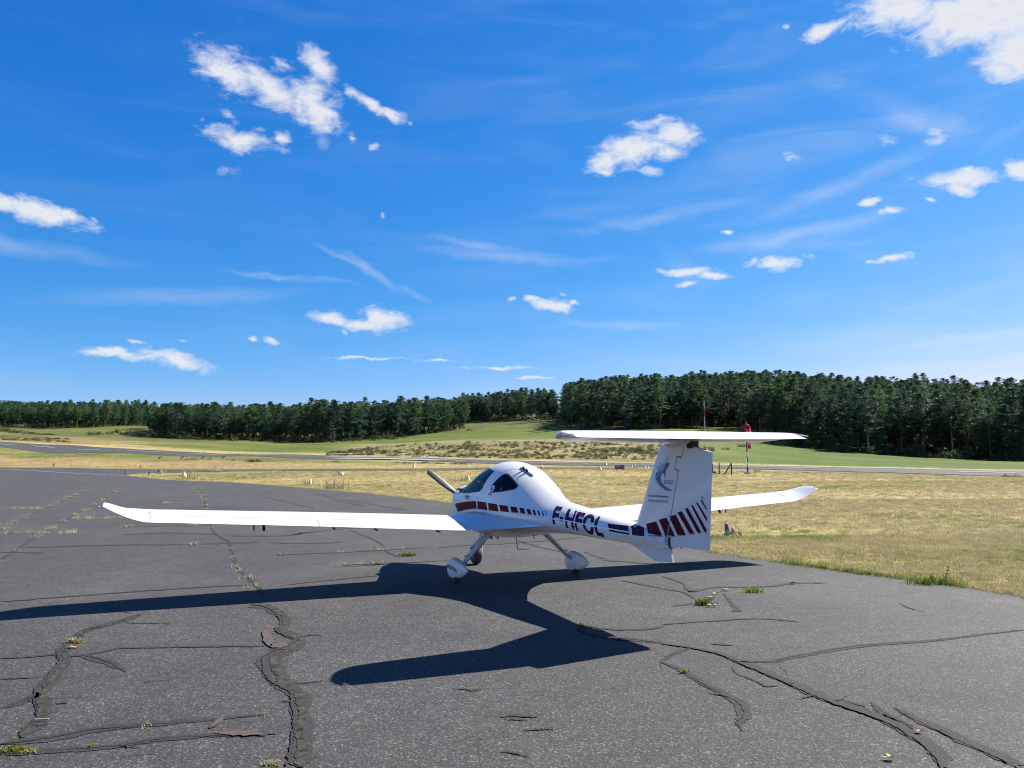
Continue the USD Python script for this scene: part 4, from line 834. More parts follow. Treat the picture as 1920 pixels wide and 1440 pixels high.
FINE = [
 cr([(0,470,20),(250,455,18),(480,435,14),(680,440,18),(900,410,18),(1100,375,14),(1536,370,10)], 0, 1140, 4.8), [(320,1216,3),(410,1215,3),(496,1214,2)],
 cr([(0,660,9),(370,640,6)], 0, 1140, 4.8), cr([(1300,685,5),(1536,665,4)], 0, 1140, 4.8), cr([(430,832,6),(850,815,4)], 0, 1140, 4.8), cr([(500,880,24),(610,870,26)], 0, 1140, 4.8), cr([(1000,1365,7),(1536,1320,8)], 0, 1140, 4.8), cr([(1130,145,5),(1536,155,4)], 0, 1140, 4.8),
 cr([(720,790,8),(860,775,10),(1000,765,3)], 380, 1100, 4.235), cr([(760,410,12),(840,400,8),(960,395,3)], 380, 1100, 4.235),
 cr([(380,760,4),(390,800,5),(480,840,6),(560,876,7),(620,872,4)], 1240, 980, 2.8235), cr([(620,760,3),(660,800,4),(650,840,3)], 1240, 980, 2.8235), cr([(950,950,6),(1080,985,7)], 1240, 980, 2.8235),
 cr([(0,290,7),(120,330,10),(160,372,10),(300,350,7),(560,345,7),(720,325,9),(880,325,5)], 1240, 980, 2.8235), cr([(0,355,6),(130,380,8),(185,412,8)], 1240, 980, 2.8235), cr([(60,450,8),(190,430,4)], 1240, 980, 2.8235), cr([(0,550,5),(250,530,5),(520,515,6),(740,535,4)], 1240, 980, 2.8235), cr([(1265,425,3),(1330,465,4),(1400,480,2)], 1240, 980, 2.8235), cr([(260,645,14),(380,660,8)], 1240, 980, 2.8235),
 [(1100,1175,3),(1167,1184,3.5),(1245,1178,3)], [(1167,1090,2.5),(1240,1105,3)], [(940,1350,4),(965,1347,5),(1000,1349,3),(1017,1344,3)], [(945,1352,2),(990,1356,2)], [(938,1412,2.5),(970,1418,2.5),(1000,1424,2)],
 [(820,1027,2.5),(953,1020,2.5),(1090,1008,2)], [(973,1015,2),(1025,1030,3),(1056,1036,3)], [(1095,1036,2.5),(1135,1050,2.5)], [(540,1098,2),(630,1089,2),(715,1080,2)], [(0,1131,2),(150,1119,2),(300,1108,2.5),(480,1099,2.5)], [(640,1061,2),(720,1058,2)],
 [(0,1037,2),(80,1038,2.5)], [(45,1028,2.5),(200,1024,2.5),(350,1022,2.5),(486,1018,2)], [(517,1042,2.5),(580,1040,2),(700,1034,2),(800,1028,2)], [(10,1001,2),(97,998,2)], [(225,989,2),(400,986,2)], [(230,1004,2),(330,1000,2),(400,1004,2)], [(430,1006,2),(520,1006,2),(580,998,2)], [(545,1004,2),(620,995,2),(690,990,2)], [(655,995,2.5),(690,1008,3),(715,1022,3),(725,1035,3),(750,1046,3)],
 [(590,924,2),(640,940,2.5),(682,951,2.5)], [(500,933,2),(560,947,2),(590,955,2)], [(645,937,2),(760,957,2)], [(505,1018,2),(570,1020,2),(640,1018,2)], [(1130,1052,2),(1230,1058,2),(1330,1060,2)],
]
k = 0
for pts in WIDE:
    k += 1
    obj('tar_repair', ribbon(pts, 0.90, k, 0.004, 0.28, 0.035)[0], 'tar', APRON, smooth=True)
    if k < 3: obj('crumbled_core', ribbon(pts, 0.30, k + 50, 0.008, 0.95, 0.025)[0], 'crumble', APRON, smooth=True)
    side = [(u - w * 0.42, v - w * 0.05, max(1.6, w * 0.07)) for u, v, w in pts] if k < 3 else [(u, v + w * .38, max(1.0, w * .09)) for u, v, w in pts]; obj('crack', ribbon(side, 1.0, k + 90, 0.010, 0.9, 0.03)[0], 'crack_dark', APRON)
for pts in MID:
    k += 1
    if pts[0][1] < 1035 and pts[-1][0] < 600: pts = [(u_ + (rj.normal(0, 2.5) if 0 < q_ < len(pts) - 1 else 0), v_, w_ * .62) for q_, (u_, v_, w_) in enumerate(pts)]
    obj('tar_repair', ribbon(pts, 0.85, k, 0.004, 0.34, 0.035)[0], 'tar', APRON, smooth=True)
    obj('crack', ribbon(pts, 0.09, k + 50, 0.008, 1.3, 0.025)[0], 'crack_dark', APRON)
for pts in FINE:
    k += 1; obj('crack', ribbon(pts, 0.62, k, 0.006, 0.75, 0.025)[0], 'crack_dark', APRON)
nb = 0
for pts in WIDE * 3 + MID[:9]:      # short side cracks
    for _ in range(1):
        j_ = rj.integers(0, len(pts) - 1); f_ = rj.uniform(); (u0, v0, w0), (u1, v1, w1) = pts[j_], pts[j_ + 1]; u_, v_ = u0 + (u1 - u0) * f_, v0 + (v1 - v0) * f_
        if v_ < 1085 or v_ > 1450 or not -20 < u_ < 1940: continue
        sc_ = (v_ - 866) / 400; an = rj.uniform(0, 6.28); L_ = rj.uniform(14, 60) * sc_; q_ = [(u_, v_, 1.5 * sc_)]; nb += 1
        for s_ in range(3): an += rj.normal(0, .45); u_ += math.cos(an) * L_ / 3; v_ += math.sin(an) * L_ / 3 * .30; q_.append((u_, v_, max(.3, (1.3 - .4 * s_) * sc_)))
        obj('crack', ribbon(q_, 1.0, 900 + nb, 0.0085, 0.6, 0.02)[0], 'crack_dark', APRON)
for _ in range(3):
    u_, v_ = rj.uniform(0, 1920), rj.uniform(1120, 1430); sc_ = (v_ - 866) / 400; nb += 1; q_ = []
    for s_ in range(4): q_.append((u_, v_, rj.uniform(.5, 1.6) * sc_)); u_ += rj.uniform(8, 22) * sc_; v_ += rj.normal(0, 2.5) * sc_
    obj('crack', ribbon(q_, 1.0, 900 + nb, 0.0055, 1.2, 0.02)[0], 'tar', APRON)
for pts in ([(496,1185,14),(506,1216,15)], [(505,1217,12),(540,1210,6)], [(398,1362,18),(412,1362,18)], [(400,1378,6),(450,1381,8),(500,1384,5)]):
    k += 1; obj('reddish_patch', ribbon(pts, 1.0, k, 0.011, 0.2)[0], 'rust_patch', APRON)

# ------------------------------------------------------------------ grass and weeds
def leafmat(name, col, tr=0.35, amp=0.35, nscale=2.0):
    c = np.array(col)
    MAT[name] = usdkit.material(stage, f'/World/Looks/{name}', {
     'g': ('geometry', {}), 'n': ('noise_texture', {'scale': nscale, 'detail': 3.0}), 'oi': ('object_info', {}), 'w': ('math', {'math_type': 'multiply_add', 'value2': 0.6, 'value3': -0.3}), 'ad': ('math', {'math_type': 'add'}),
     'r': ('rgb_ramp', {'ramp': [(0.2, c * (1 - amp)), (0.5, c), (0.8, np.minimum(c * (1 + amp), 0.9))]}),
     'd': ('principled_bsdf', {'roughness': 0.65, 'specular_ior_level': 0.25}), 't': ('translucent_bsdf', {}), 'm': ('mix_closure', {'fac': tr})},
     [('g.position', 'n.vector'), ('oi.random', 'w.value1'), ('n.fac', 'ad.value1'), ('w.value', 'ad.value2'), ('ad.value', 'r.fac'), ('r.color', 'd.base_color'), ('r.color', 't.color'), ('d.BSDF', 'm.closure1'), ('t.BSDF', 'm.closure2')], surface='m.closure')
leafmat('blade_straw', (0.290, 0.242, 0.104), 0.3, 0.30, 0.8); leafmat('blade_tan', (0.265, 0.205, 0.098), 0.3, 0.30, 0.8); leafmat('blade_green', (0.135, 0.160, 0.028), 0.45, 0.35, 0.8); leafmat('blade_pale', (0.34, 0.29, 0.16), 0.3, 0.25, 0.8)
leafmat('weed_green', (0.105, 0.165, 0.022), 0.45, 0.35, 3.0); leafmat('flower_yellow', (0.50, 0.26, 0.008), 0.3, 0.15, 8.0); leafmat('dead_leaf', (0.30, 0.15, 0.06), 0.2, 0.25, 20.0); leafmat('pale_leaf', (0.36, 0.29, 0.15), 0.2, 0.2, 20.0)
leafmat('pine_dark', (0.025, 0.064, 0.030), 0.22, 0.40, 0.35); leafmat('pine_mid', (0.043, 0.095, 0.038), 0.22, 0.40, 0.35); leafmat('pine_warm', (0.060, 0.112, 0.035), 0.25, 0.40, 0.35)
leafmat('scrub', (0.115, 0.112, 0.042), 0.3, 0.35, 0.5); leafmat('bush_green', (0.036, 0.062, 0.018), 0.3, 0.4, 0.6); leafmat('bush_olive', (0.062, 0.072, 0.024), 0.3, 0.4, 0.6); leafmat('broadleaf', (0.050, 0.085, 0.020), 0.35, 0.35, 0.6)
mat('bark', (0.085, 0.066, 0.052), 0.9, nscale=1.5, namp=0.35)
mat('bark_light', (0.17, 0.12, 0.085), 0.9, nscale=1.5, namp=0.35)

def tuft(n, h, spread, seed, wdt=0.006, lean=0.7, segs=2):
    r = np.random.default_rng(seed); V, Fc = [], []
    for _ in range(n):
        a = r.uniform(0, 2 * np.pi); o = r.normal(0, spread, 2); hh = h * r.uniform(0.5, 1.15); ln = r.uniform(0.1, lean)
        dv = np.array([np.cos(a), np.sin(a)]); pv = np.array([-dv[1], dv[0]]); b = len(V)
        for s_ in range(segs + 1):
            t = s_ / segs; c = np.array([*(o + dv * hh * ln * t ** 1.6), hh * (t - 0.35 * ln * t * t)]); ww = wdt * (1 - t * 0.85)
            V += [np.r_[c[:2] + pv * ww, c[2]], np.r_[c[:2] - pv * ww, c[2]]]
        for s_ in range(segs): q_ = b + 2 * s_; Fc += [(q_, q_ + 1, q_ + 2), (q_ + 1, q_ + 3, q_ + 2)]
    return trimesh.Trimesh(np.array(V), np.array(Fc), process=False)
def class_prim(name, parts):
    """an abstract prim holding a kind of thing; parts: (part name, mesh, material, smooth)"""
    pth = f'/World/{name}'; stage.CreateClassPrim(pth)
    for nm, m, mm, sm in parts: obj(nm, m, mm, pth, smooth=sm)
    return pth
def proto_under(pth, srcs):
    out = []
    for i, s_ in enumerate(srcs):
        x = UsdGeom.Xform.Define(stage, f'{pth}/kind_{i:03d}'); x.GetPrim().GetReferences().AddInternalReference(s_); out.append(str(x.GetPath()))
    return out
def scatter(name, srcs, pos, idx, yaw, scl, label, cat_):
    pth = path_for(name)
    taken[('/World', name)] -= 1
    pi = instancer(name, [f'{pth}/kind_{i:03d}' for i in range(len(srcs))], pos, idx, yaw, scl, label, cat_)
    proto_under(pi, srcs); return pi
ap_in = apron_poly.union(taxi)
CL = []
for i, mm in enumerate(['blade_straw', 'blade_straw', 'blade_tan', 'blade_green', 'blade_pale', 'blade_green']):
    CL.append(class_prim(f'grass_clump_{"abcdef"[i]}', [('blades', tuft(16, 0.075 if i < 5 else .10, 0.06, 30 + i, 0.0045, 1.3), mm, False)]))
r = np.random.default_rng(11)
GP = []
for (x0, x1, y0, y1, dens) in [(0, 12, 8, 18, 130), (6, 24, 0, 18, 45), (-8, 36, 18, 34, 34), (-30, 60, 34, 62, 10), (-60, 85, 62, 95, 3.2), (-260, 130, 62, 330, 0.42)]:
    n = int((x1 - x0) * (y1 - y0) * dens); P = np.column_stack([r.uniform(x0, x1, n), r.uniform(y0, y1, n)])
    vis = (np.abs(P[:, 0]) < 0.80 * P[:, 1] + 12); P = P[vis]
    dd = P @ NRM - D_RWY; P = P[(dd < -14) | ((dd > 14) & (dd < 34))]
    GP.append(P[~shapely.contains_xy(ap_in.buffer(-0.04), P[:, 0], P[:, 1])])
GP = np.vstack(GP)
# a denser fringe along the edge of the asphalt
fr = Eline.length; t = r.uniform(0, 1, 5200) ** 1.0 * 75; t = t[t < fr]; fp = np.array([Eline.interpolate(x).coords[0] for x in t]); fp += r.normal(0, 0.10, fp.shape)
fp = fp[~shapely.contains_xy(ap_in.buffer(-0.05), fp[:, 0], fp[:, 1])]
n1 = meshkit.fbm(np.column_stack([GP / 9, np.zeros(len(GP))]), 4, 1); n2 = meshkit.fbm(np.column_stack([GP / 2.2, np.zeros(len(GP))]), 3, 5)
pick = r.uniform(0, 1, len(GP)); gi = np.where(pick < 0.45, 0, np.where(pick < 0.62, 1, np.where(pick < 0.76, 2, 4)))
gi = np.where((n1 * .6 + n2 * .4 + r.normal(0, .05, len(GP))) > 0.64, 3, gi)
gs = r.uniform(0.5, 1.05, len(GP)) * np.clip(0.8 + np.hypot(GP[:, 0], GP[:, 1]) / 60, 0.8, 3.2)
fi = np.where(r.uniform(0, 1, len(fp)) < 0.16, 3, np.where(r.uniform(0, 1, len(fp)) < .6, 0, 4)); fs_ = r.uniform(0.5, 1.2, len(fp))
lush = np.array(G(1640, 1072)); near = np.linalg.norm(fp - lush, axis=1) < 1.6
fi = np.where(near, 5, fi); fs_ = np.where(near, fs_ * 1.25, fs_)
P = np.vstack([GP, fp]); 
scatter('grass', CL, np.column_stack([P, zt(P[:, 0], P[:, 1])]), np.r_[gi, fi], r.uniform(0, 2 * np.pi, len(P)), np.r_[gs, fs_], 'short dry mown grass beside the apron', 'grass')

# tufts in the cracks: tiny ones as one stuff, clear ones as things
cp, ci, cs = [], [], []
for pts, n in [(MID[10], 26), (MID[11], 12), (MID[12], 34), (MID[13], 40), (FINE[29], 10), (FINE[32], 8), (FINE[34], 4), (MID[7], 2)]:
    _, C = ribbon(pts, 1, 5)
    for q_ in C[r.integers(0, len(C), n)]:
        cp.append(q_ + r.normal(0, 0.03, 2)); ci.append(int(r.choice([0, 4, 4, 0, 3], p=[.3, .3, .2, .1, .1]))); cs.append(r.uniform(0.5, 1.1) * (.25 + np.hypot(*q_) / 14 if np.hypot(*q_) < 12 else .85 + np.hypot(*q_) / 50))
for u0, v0, u1, v1, n in [(20,954,76,954,12), (139,973,225,973,14), (10,1001,97,1000,10), (300,944,440,940,6), (120,1001,150,998,3), (600,912,640,914,10), (345,1023,362,1023,3)]:
    for q_ in r.uniform(0, 1, n): g_ = G(u0 + (u1 - u0) * q_, v0 + (v1 - v0) * q_); cp.append(np.array(g_)); ci.append(4 if r.uniform() < .6 else 0); cs.append(r.uniform(.6, 1.2) * (1 + np.hypot(*g_) / 45))
cp = np.array(cp); scatter('crack_grass', CL, np.column_stack([cp, zt(cp[:, 0], cp[:, 1]) + .012]), ci, r.uniform(0, 6.28, len(cp)), cs, 'sparse dry grass growing in the apron cracks', 'grass')

def weed(u, v, wpx, h, m_, label, seed, name='weed', cat_='weed', sx=1.0):
    g_ = G(u, v); s = wpx / ppm(u, v); pth = thing(name, label, cat_, (g_[0], g_[1], float(zt(*g_)) + .012))
    n = int(np.clip(wpx * 4, 26, 170)); t = tuft(n, h, s * 0.24, seed, 0.0045 + .0006 * math.hypot(*g_), 1.0, 3); t.apply_scale([1, .55, 1]) if sx else None
    obj('blades', t, m_, pth, kind='stuff'); t2 = tuft(max(8, n // 4), h * .8, s * 0.3, seed + 1, 0.004, 1.3, 2); t2.apply_scale([1, .6, 1]); obj('dry_blades', t2, 'blade_pale', pth, kind='stuff')
    return pth
weed(765, 1044, 30, .09, 'blade_green', 'yellow-green weed clump in the crack just left of the nose wheel', 1)
weed(1322, 1136, 32, .085, 'weed_green', 'green weed clump beside pale stones, left of the other green clump behind the tail', 2)
weed(1413, 1112, 40, .07, 'weed_green', 'low wide green weed strip on the crack right of the tail', 3)
weed(1089, 1181, 14, .06, 'weed_green', 'small bright green weed at the edge of the fuselage shadow', 4)
weed(1284, 1265, 15, .035, 'blade_green', 'tiny green weed on the tar repair right of the tail shadow', 5)
weed(26, 1414, 42, .04, 'blade_green', 'low yellow-green weed in the bottom left crack at the picture edge', 6)
weed(58, 1416, 26, .03, 'blade_straw', 'dry straw tuft beside the yellow-green weed at bottom left', 7, 'dry_tuft', 'tuft')
weed(140, 1208, 22, .06, 'blade_straw', 'dry straw tuft above the orange leaf at lower left', 8, 'dry_tuft', 'tuft')
weed(512, 1438, 34, .03, 'blade_pale', 'pale dry tuft beside the broad repair at the bottom edge', 9, 'dry_tuft', 'tuft')
weed(170, 1406, 8, .03, 'weed_green', 'very small yellow-green sprout in the lower left crack', 10)
g_ = G(1745, 1097); fw_ = thing('flowering_weed', 'bushy green weed with yellow-orange flowers at the edge of the asphalt', 'weed', (g_[0], g_[1], 0.0))
t = tuft(150, .15, .10, 21, .007, .8, 3); t.apply_scale([1.5, .8, 1]); obj('leaves', t, 'weed_green', fw_, kind='stuff')
fl = []
rr_ = np.random.default_rng(5)
for _ in range(12): c = np.array([rr_.normal(.06, .05), rr_.normal(0, .04), rr_.uniform(.10, .16)]); d = trimesh.creation.icosphere(0, rr_.uniform(.009, .016)); d.apply_scale([1.3, 1.3, .6]); d.apply_translation(c); fl.append(d)
obj('flowers', cat(fl), 'flower_yellow', fw_, kind='stuff')
obj('tall_stem', cat([tube([(.20, 0, 0), (.22, .01, .12), (.27, .02, .22)], [.006, .005, .004])] + [trimesh.creation.icosphere(0, .014).apply_scale([1.8, .6, .7]).apply_translation((.20 + .05 * i / 4 + .01, .01, .06 + .045 * i)) for i in range(5)]), 'weed_green', fw_, kind='stuff')
def leaf(u, v, wpx, m_, label, seed):
    g_ = G(u, v); s = wpx / ppm(u, v) / 2; r_ = np.random.default_rng(seed)
    a = np.linspace(0, 2 * np.pi, 15)[:-1]; rad = 1 + .35 * np.sin(5 * a) + r_.normal(0, .06, 14)
    ring = np.column_stack([np.cos(a) * rad * s, np.sin(a) * rad * s * .55, .012 + s * .18 * np.sin(2 * a + seed) + s * .1])
    V = np.vstack([ring, [[0, 0, .006]], ring - [0, 0, .002]]); f = [(14, i, (i + 1) % 14) for i in range(14)] + [(14, 15 + (i + 1) % 14, 15 + i) for i in range(14)]
    pth = obj('dry_leaf', trimesh.Trimesh(V + [g_[0], g_[1], .022], np.array(f), process=False), m_); tag(stage.GetPrimAtPath(pth), label, 'leaf')
leaf(141, 1219, 17, 'dead_leaf', 'orange dead leaf lying on the left tar repair', 1)
leaf(1342, 1117, 12, 'pale_leaf', 'pale yellow dead leaf between the two green weed clumps', 2)
leaf(1724, 1380, 14, 'dead_leaf', 'orange dead leaf on the right-hand tar repair', 3)
leaf(1668, 1430, 20, 'pale_leaf', 'curled tan leaf on bare asphalt near the bottom right', 4)
leaf(1486, 1097, 12, 'dead_leaf', 'tan leaf on the thin crack right of the tail', 5)
def stones(u, v, n, spread, label, seed):
    g_ = G(u, v); r_ = np.random.default_rng(seed); ps = []
    for _ in range(n): b_ = trimesh.creation.icosphere(1, r_.uniform(.010, .022)); b_.vertices += r_.normal(0, .003, b_.vertices.shape); b_.apply_scale([1.3, 1, .6]); b_.apply_translation([r_.normal(0, spread), r_.normal(0, spread * .5), .022]); ps.append(b_)
    pth = thing('stones', label, 'stones', (g_[0], g_[1], 0.012))
    for b_ in ps: obj('stone', b_, 'stone', pth)
mat('stone', (0.24, 0.225, 0.185), 0.9, nscale=30, namp=0.25)
stones(1334, 1140, 5, .04, 'pale loose stones in front of the green weed clump', 1); stones(1340, 1125, 5, .05, 'pale loose stones above the green weed clump', 2); stones(1358, 1110, 4, .05, 'pale stones left of the wide weed strip', 3)
bk = G(77, 1358); pth = obj('white_splinter', hull([((bk[0] - .045, bk[1], .03), .006), ((bk[0] + .04, bk[1] + .012, .03), .005)]), 'stone'); tag(stage.GetPrimAtPath(pth), 'short white splinter lying across the left tar repair', 'debris')

# ------------------------------------------------------------------ pines
def clump(c, size, n, r_, flat=0.55):
    d = r_.normal(0, 1, (n, 3)); d[:, 2] *= flat; d /= np.linalg.norm(d, axis=1, keepdims=True)
    o = c + d * size * r_.uniform(0.2, 1.0, (n, 1)) * np.array([1, 1, 0.6])
    a = r_.normal(0, 1, (n, 3)); a /= np.linalg.norm(a, axis=1, keepdims=True); b = np.cross(a, d); b /= np.linalg.norm(b, axis=1, keepdims=True) + 1e-9
    L = size * r_.uniform(0.28, 0.55, (n, 1)); w = size * r_.uniform(0.12, 0.24, (n, 1))
    V = np.stack([o + d * L, o - d * L * .3 + b * w, o - d * L * .3 - b * w], 1).reshape(-1, 3)
    return V
def tri(V): return trimesh.Trimesh(V, np.arange(len(V)).reshape(-1, 3), process=False)
def pine(seed, H=17.0, base=0.40, R=2.7, round_=1.0, wh=15, fm='pine_mid', bark='bark', sparse=1.0):
    r_ = np.random.default_rng(seed); bend = r_.normal(0, .012 * H, 2)
    def ax(z): t = z / H; return np.array([bend[0] * t * t + .1 * math.sin(t * 5 + seed), bend[1] * t * t, z])
    tr = tube([ax(z) for z in np.linspace(-.3, H * .97, 9)], np.linspace(.20, .035, 9) * H / 17, 7)
    limbs, fol = [], []
    for i in range(wh):
        t = i / (wh - 1); z = H * (base + (0.97 - base) * t)
        prof = (math.sin(min(1, (t + .12) / .5) * math.pi / 2) if t < .38 else max(0.0, 1 - ((t - .38) / .66) ** (1.5 * round_))) * R * 1.14
        for k_ in range(int(r_.integers(4, 7))):
            if r_.uniform() > .88 * sparse: continue
            a = r_.uniform(0, 2 * np.pi); L = prof * r_.uniform(.55, 1.2) + .25; up_ = (.05 + .75 * t) * r_.uniform(.4, 1.2)
            p0 = ax(z); p1 = p0 + np.array([math.cos(a) * L, math.sin(a) * L, L * up_ - .12 * L])
            limbs.append(tube([p0, (p0 + p1) / 2 + [0, 0, -.06 * L], p1], [.05, .035, .012], 3))
            for s_ in np.linspace(.45, 1.0, max(2, int(L / .6))):
                fol.append(clump(p0 + (p1 - p0) * s_ + r_.normal(0, .15, 3), r_.uniform(.50, .85) * (.8 + .2 * R / 2.7), int(r_.integers(17, 25)), r_))
    for _ in range(int(6 * (1 - base))):   # dead stubs below the crown
        z = H * base * r_.uniform(.35, 1); a = r_.uniform(0, 6.28); limbs.append(tube([ax(z), ax(z) + np.array([math.cos(a), math.sin(a), -.1]) * r_.uniform(.5, 1.3)], [.03, .01], 3))
    fol.append(clump(ax(H * .985), .6, 16, r_, 1.2))
    return [('trunk', cat([tr] + limbs), bark, False), ('crown', tri(np.vstack(fol)), fm, False)]
PINES = [class_prim('pine_kind_' + 'abcdefgh'[i], pine(100 + i, *a)) for i, a in enumerate([
  (17.5, .26, 2.8, 1.0, 16, 'pine_mid'), (18.5, .34, 2.6, 1.2, 15, 'pine_dark'), (16.0, .20, 3.0, 0.9, 16, 'pine_mid', 'bark_light'), (19.0, .28, 2.5, 1.0, 17, 'pine_warm'), (15.0, .14, 2.8, 0.8, 16, 'pine_dark'), (17.0, .42, 3.1, 1.5, 13, 'pine_warm', 'bark_light'), (12.0, .08, 2.5, .75, 15, 'pine_mid'), (18.0, .30, 3.3, 1.3, 15, 'pine_dark')])]
FORM = ['tall pointed pine', 'slim dark pine', 'broad light-trunked pine', 'narrow yellow-green pine', 'dense dark pine', 'round-topped pine', 'young low-branched pine', 'spreading dark pine']
SECT = {'right': [(1160, 'behind the left tailplane tip'), (1260, 'behind the middle of the tailplane'), (1345, 'behind the red and white mast'), (1460, 'behind the windsock'), (1560, 'above the right wing tip'), (1680, 'just right of the right wing tip'), (1800, 'over the pale green meadow strip'), (9999, 'at the right picture edge')],
 'left': [(400, 'by the corner over the edge boards'), (520, 'left of the threshold markings'), (650, 'behind the threshold markings'), (760, 'behind the dry bank'), (9999, 'beside the meadow gap')],
 'farleft': [(130, 'by the far left picture edge'), (9999, 'above the far left meadow')], 'middle': [(960, 'left in the distant meadow gap'), (9999, 'right in the distant meadow gap')]}
def where_(nm, u): return next(t for lim, t in SECT[nm] if u < lim)
def area(front, deep, spacing, seed, jit=.42, back_u=None):
    """points behind a front line given in the picture; nearest rows first"""
    r_ = np.random.default_rng(seed); Fp = np.array([cast(u, v)[:2] for u, v in front]); rad = np.hypot(Fp[:, 0], Fp[:, 1]); th = np.arctan2(Fp[:, 0], Fp[:, 1])
    fr_ = Pchip(th, rad); out = []
    rr0, rr1 = rad.min(), rad.max() + deep
    for rd in np.arange(rr0, rr1, spacing):
        nn_ = int((th[-1] - th[0]) * rd / spacing)
        for tt in th[0] + (np.arange(nn_) + .5) / max(nn_, 1) * (th[-1] - th[0]):
            t2 = tt + r_.uniform(-jit, jit) * spacing / rd; t2 = np.clip(t2, th[0], th[-1]); r2 = rd + r_.uniform(-jit, jit) * spacing
            dp = r2 - float(fr_(t2))
            if 0 <= dp <= deep: out.append((r2 * math.sin(t2), r2 * math.cos(t2), dp))
    return np.array(out)
BLOCKS = [
 ('right', [(1060,803),(1130,806),(1200,806),(1300,803),(1400,812),(1450,822),(1500,836),(1600,849),(1700,854),(1800,859),(1920,863),(2080,866)], 250, 5.2, 'at the edge of the forest on the right-hand hill', 1.0),
 ('left', [(276,813),(300,820),(400,824),(520,826),(620,829),(690,824),(760,819),(820,812),(872,806)], 95, 5.0, 'at the front of the forest block left of the aeroplane', 1.0),
 ('farleft', [(-190,800),(0,799),(60,802),(130,803),(200,800),(276,798)], 120, 5.2, 'x', .80),
 ('middle', [(866,793),(900,791),(940,789),(980,787),(1012,788),(1050,792)], 110, 5.6, 'in the distant stand across the meadow gap in the middle', 1.0),
 ('back', [(276,800),(500,801),(700,797),(866,792)], 90, 6.0, None, 1.0)]
rf = np.random.default_rng(77); cand, rest = [], []
for nm, front, deep, sp, lab, hs in BLOCKS:
    A = area(front, deep, sp, 5)
    if nm == 'middle': A = A[~((A[:, 0] / A[:, 1] > (985 - 960) / F) & (rf.uniform(0, 1, len(A)) < .55))]
    if nm == 'right':   # sunny gaps near the track
        ux = 960 + F * A[:, 0] / A[:, 1]; A = A[~((ux > 1325) & (ux < 1410) & (A[:, 2] < 26) & (rf.uniform(0, 1, len(A)) < .75))]
    for x, y, dp in A:
        ux = 960 + F * x / y; kd = int(rf.choice(8, p=[.17, .15, .14, .14, .10, .12, .05, .13])) if dp > 4 else int(rf.choice(8, p=[.16, .08, .14, .12, .18, .06, .16, .10]))
        sc = hs * (rf.uniform(.80, 1.12) if dp < 8 else rf.uniform(.68, 1.18))
        if nm in ('left', 'back'): sc *= .86 if ux > 430 else .76 + .10 * max(0, (ux - 276) / 154)
        (cand if lab and -20 < ux < 1940 else rest).append((x, y, dp, kd, sc, nm, lab))
cand.sort(key=lambda c: c[2] + math.hypot(c[0], c[1]) * 0.012)
ones, rest = cand[:285], rest + cand[285:]
for x, y, dp, kd, sc, nm, lab in ones:
    wh_ = where_(nm, 960 + F * x / y)
    copy_of(PINES[kd], 'pine_tree', f'{FORM[kd]} at the forest edge {wh_}', 'tree', (x, y, float(zt(x, y)) - .15), rf.uniform(0, 6.28), f'{FORM[kd]}s at the forest edge {wh_}', (sc * rf.uniform(1.0, 1.28), sc * rf.uniform(1.0, 1.28), sc))
rx = np.array([[c[0], c[1]] for c in rest]); sc_ = np.array([c[4] for c in rest])
scatter('pine_forest', PINES, np.column_stack([rx, zt(rx[:, 0], rx[:, 1]) - .15]), [c[3] for c in rest], rf.uniform(0, 6.28, len(rest)), np.column_stack([sc_ * rf.uniform(.9, 1.1, len(rest)), sc_ * rf.uniform(.9, 1.1, len(rest)), sc_]), 'dense dark green pine forest behind its front trees', 'forest')
for (u, v, sc, kd, lab) in [(1013, 791, .95, 7, 'stout dark lone pine standing on the meadow left of the right-hand forest'), (1029, 790, .80, 1, 'thin lone pine just right of the stout lone pine'), (978, 787, .95, 3, 'tall slender lone pine left of the stout lone pine')]:
    p = cast(u, v); copy_of(PINES[kd], 'pine_tree', lab, 'tree', (p[0], p[1], p[2] - .1), u * .1, None, (sc * 1.15, sc * 1.15, sc))

# ------------------------------------------------------------------ shrubs
def bush(seed, R=1.0, n=46, per=16, fm='bush_green', h=1.0):
    r_ = np.random.default_rng(seed); fol = []; st = []
    for _ in range(n):
        d = r_.normal(0, 1, 3); d[2] = abs(d[2]); d /= np.linalg.norm(d); rr2 = R * (.45 + .55 * r_.uniform() ** .5) * (1 + .25 * math.sin(3 * math.atan2(d[1], d[0]) + seed))
        c = d * rr2 * np.array([1, 1, h]); c[2] += .05; fol.append(clump(c, R * r_.uniform(.16, .30), per, r_, .9))
    for _ in range(7): a = r_.uniform(0, 6.28); st.append(tube([(0, 0, -.1), (math.cos(a) * R * .3, math.sin(a) * R * .3, R * h * .4), (math.cos(a) * R * .6, math.sin(a) * R * .6, R * h * .75)], [.05 * R, .035 * R, .01 * R], 3))
    return [('foliage', tri(np.vstack(fol)), fm, False), ('stems', cat(st), 'bark', False)]
BUSH = [class_prim('bush_kind_' + 'abcdefgh'[i], bush(200 + i, 1.0, *a)) for i, a in enumerate([(46, 16, 'bush_green', 1.0), (46, 16, 'bush_olive', .9), (34, 15, 'bush_green', .65), (40, 16, 'broadleaf', 1.35), (30, 14, 'bush_olive', .6), (26, 14, 'bush_green', 1.7), (36, 14, 'scrub', .7), (24, 13, 'scrub', 1.2)])]
ru = np.random.default_rng(41); us_ = rx[ru.choice(len(rx), 1500, replace=False)] + ru.normal(0, 1.5, (1500, 2)); ss_ = ru.uniform(.7, 1.7, 1500)
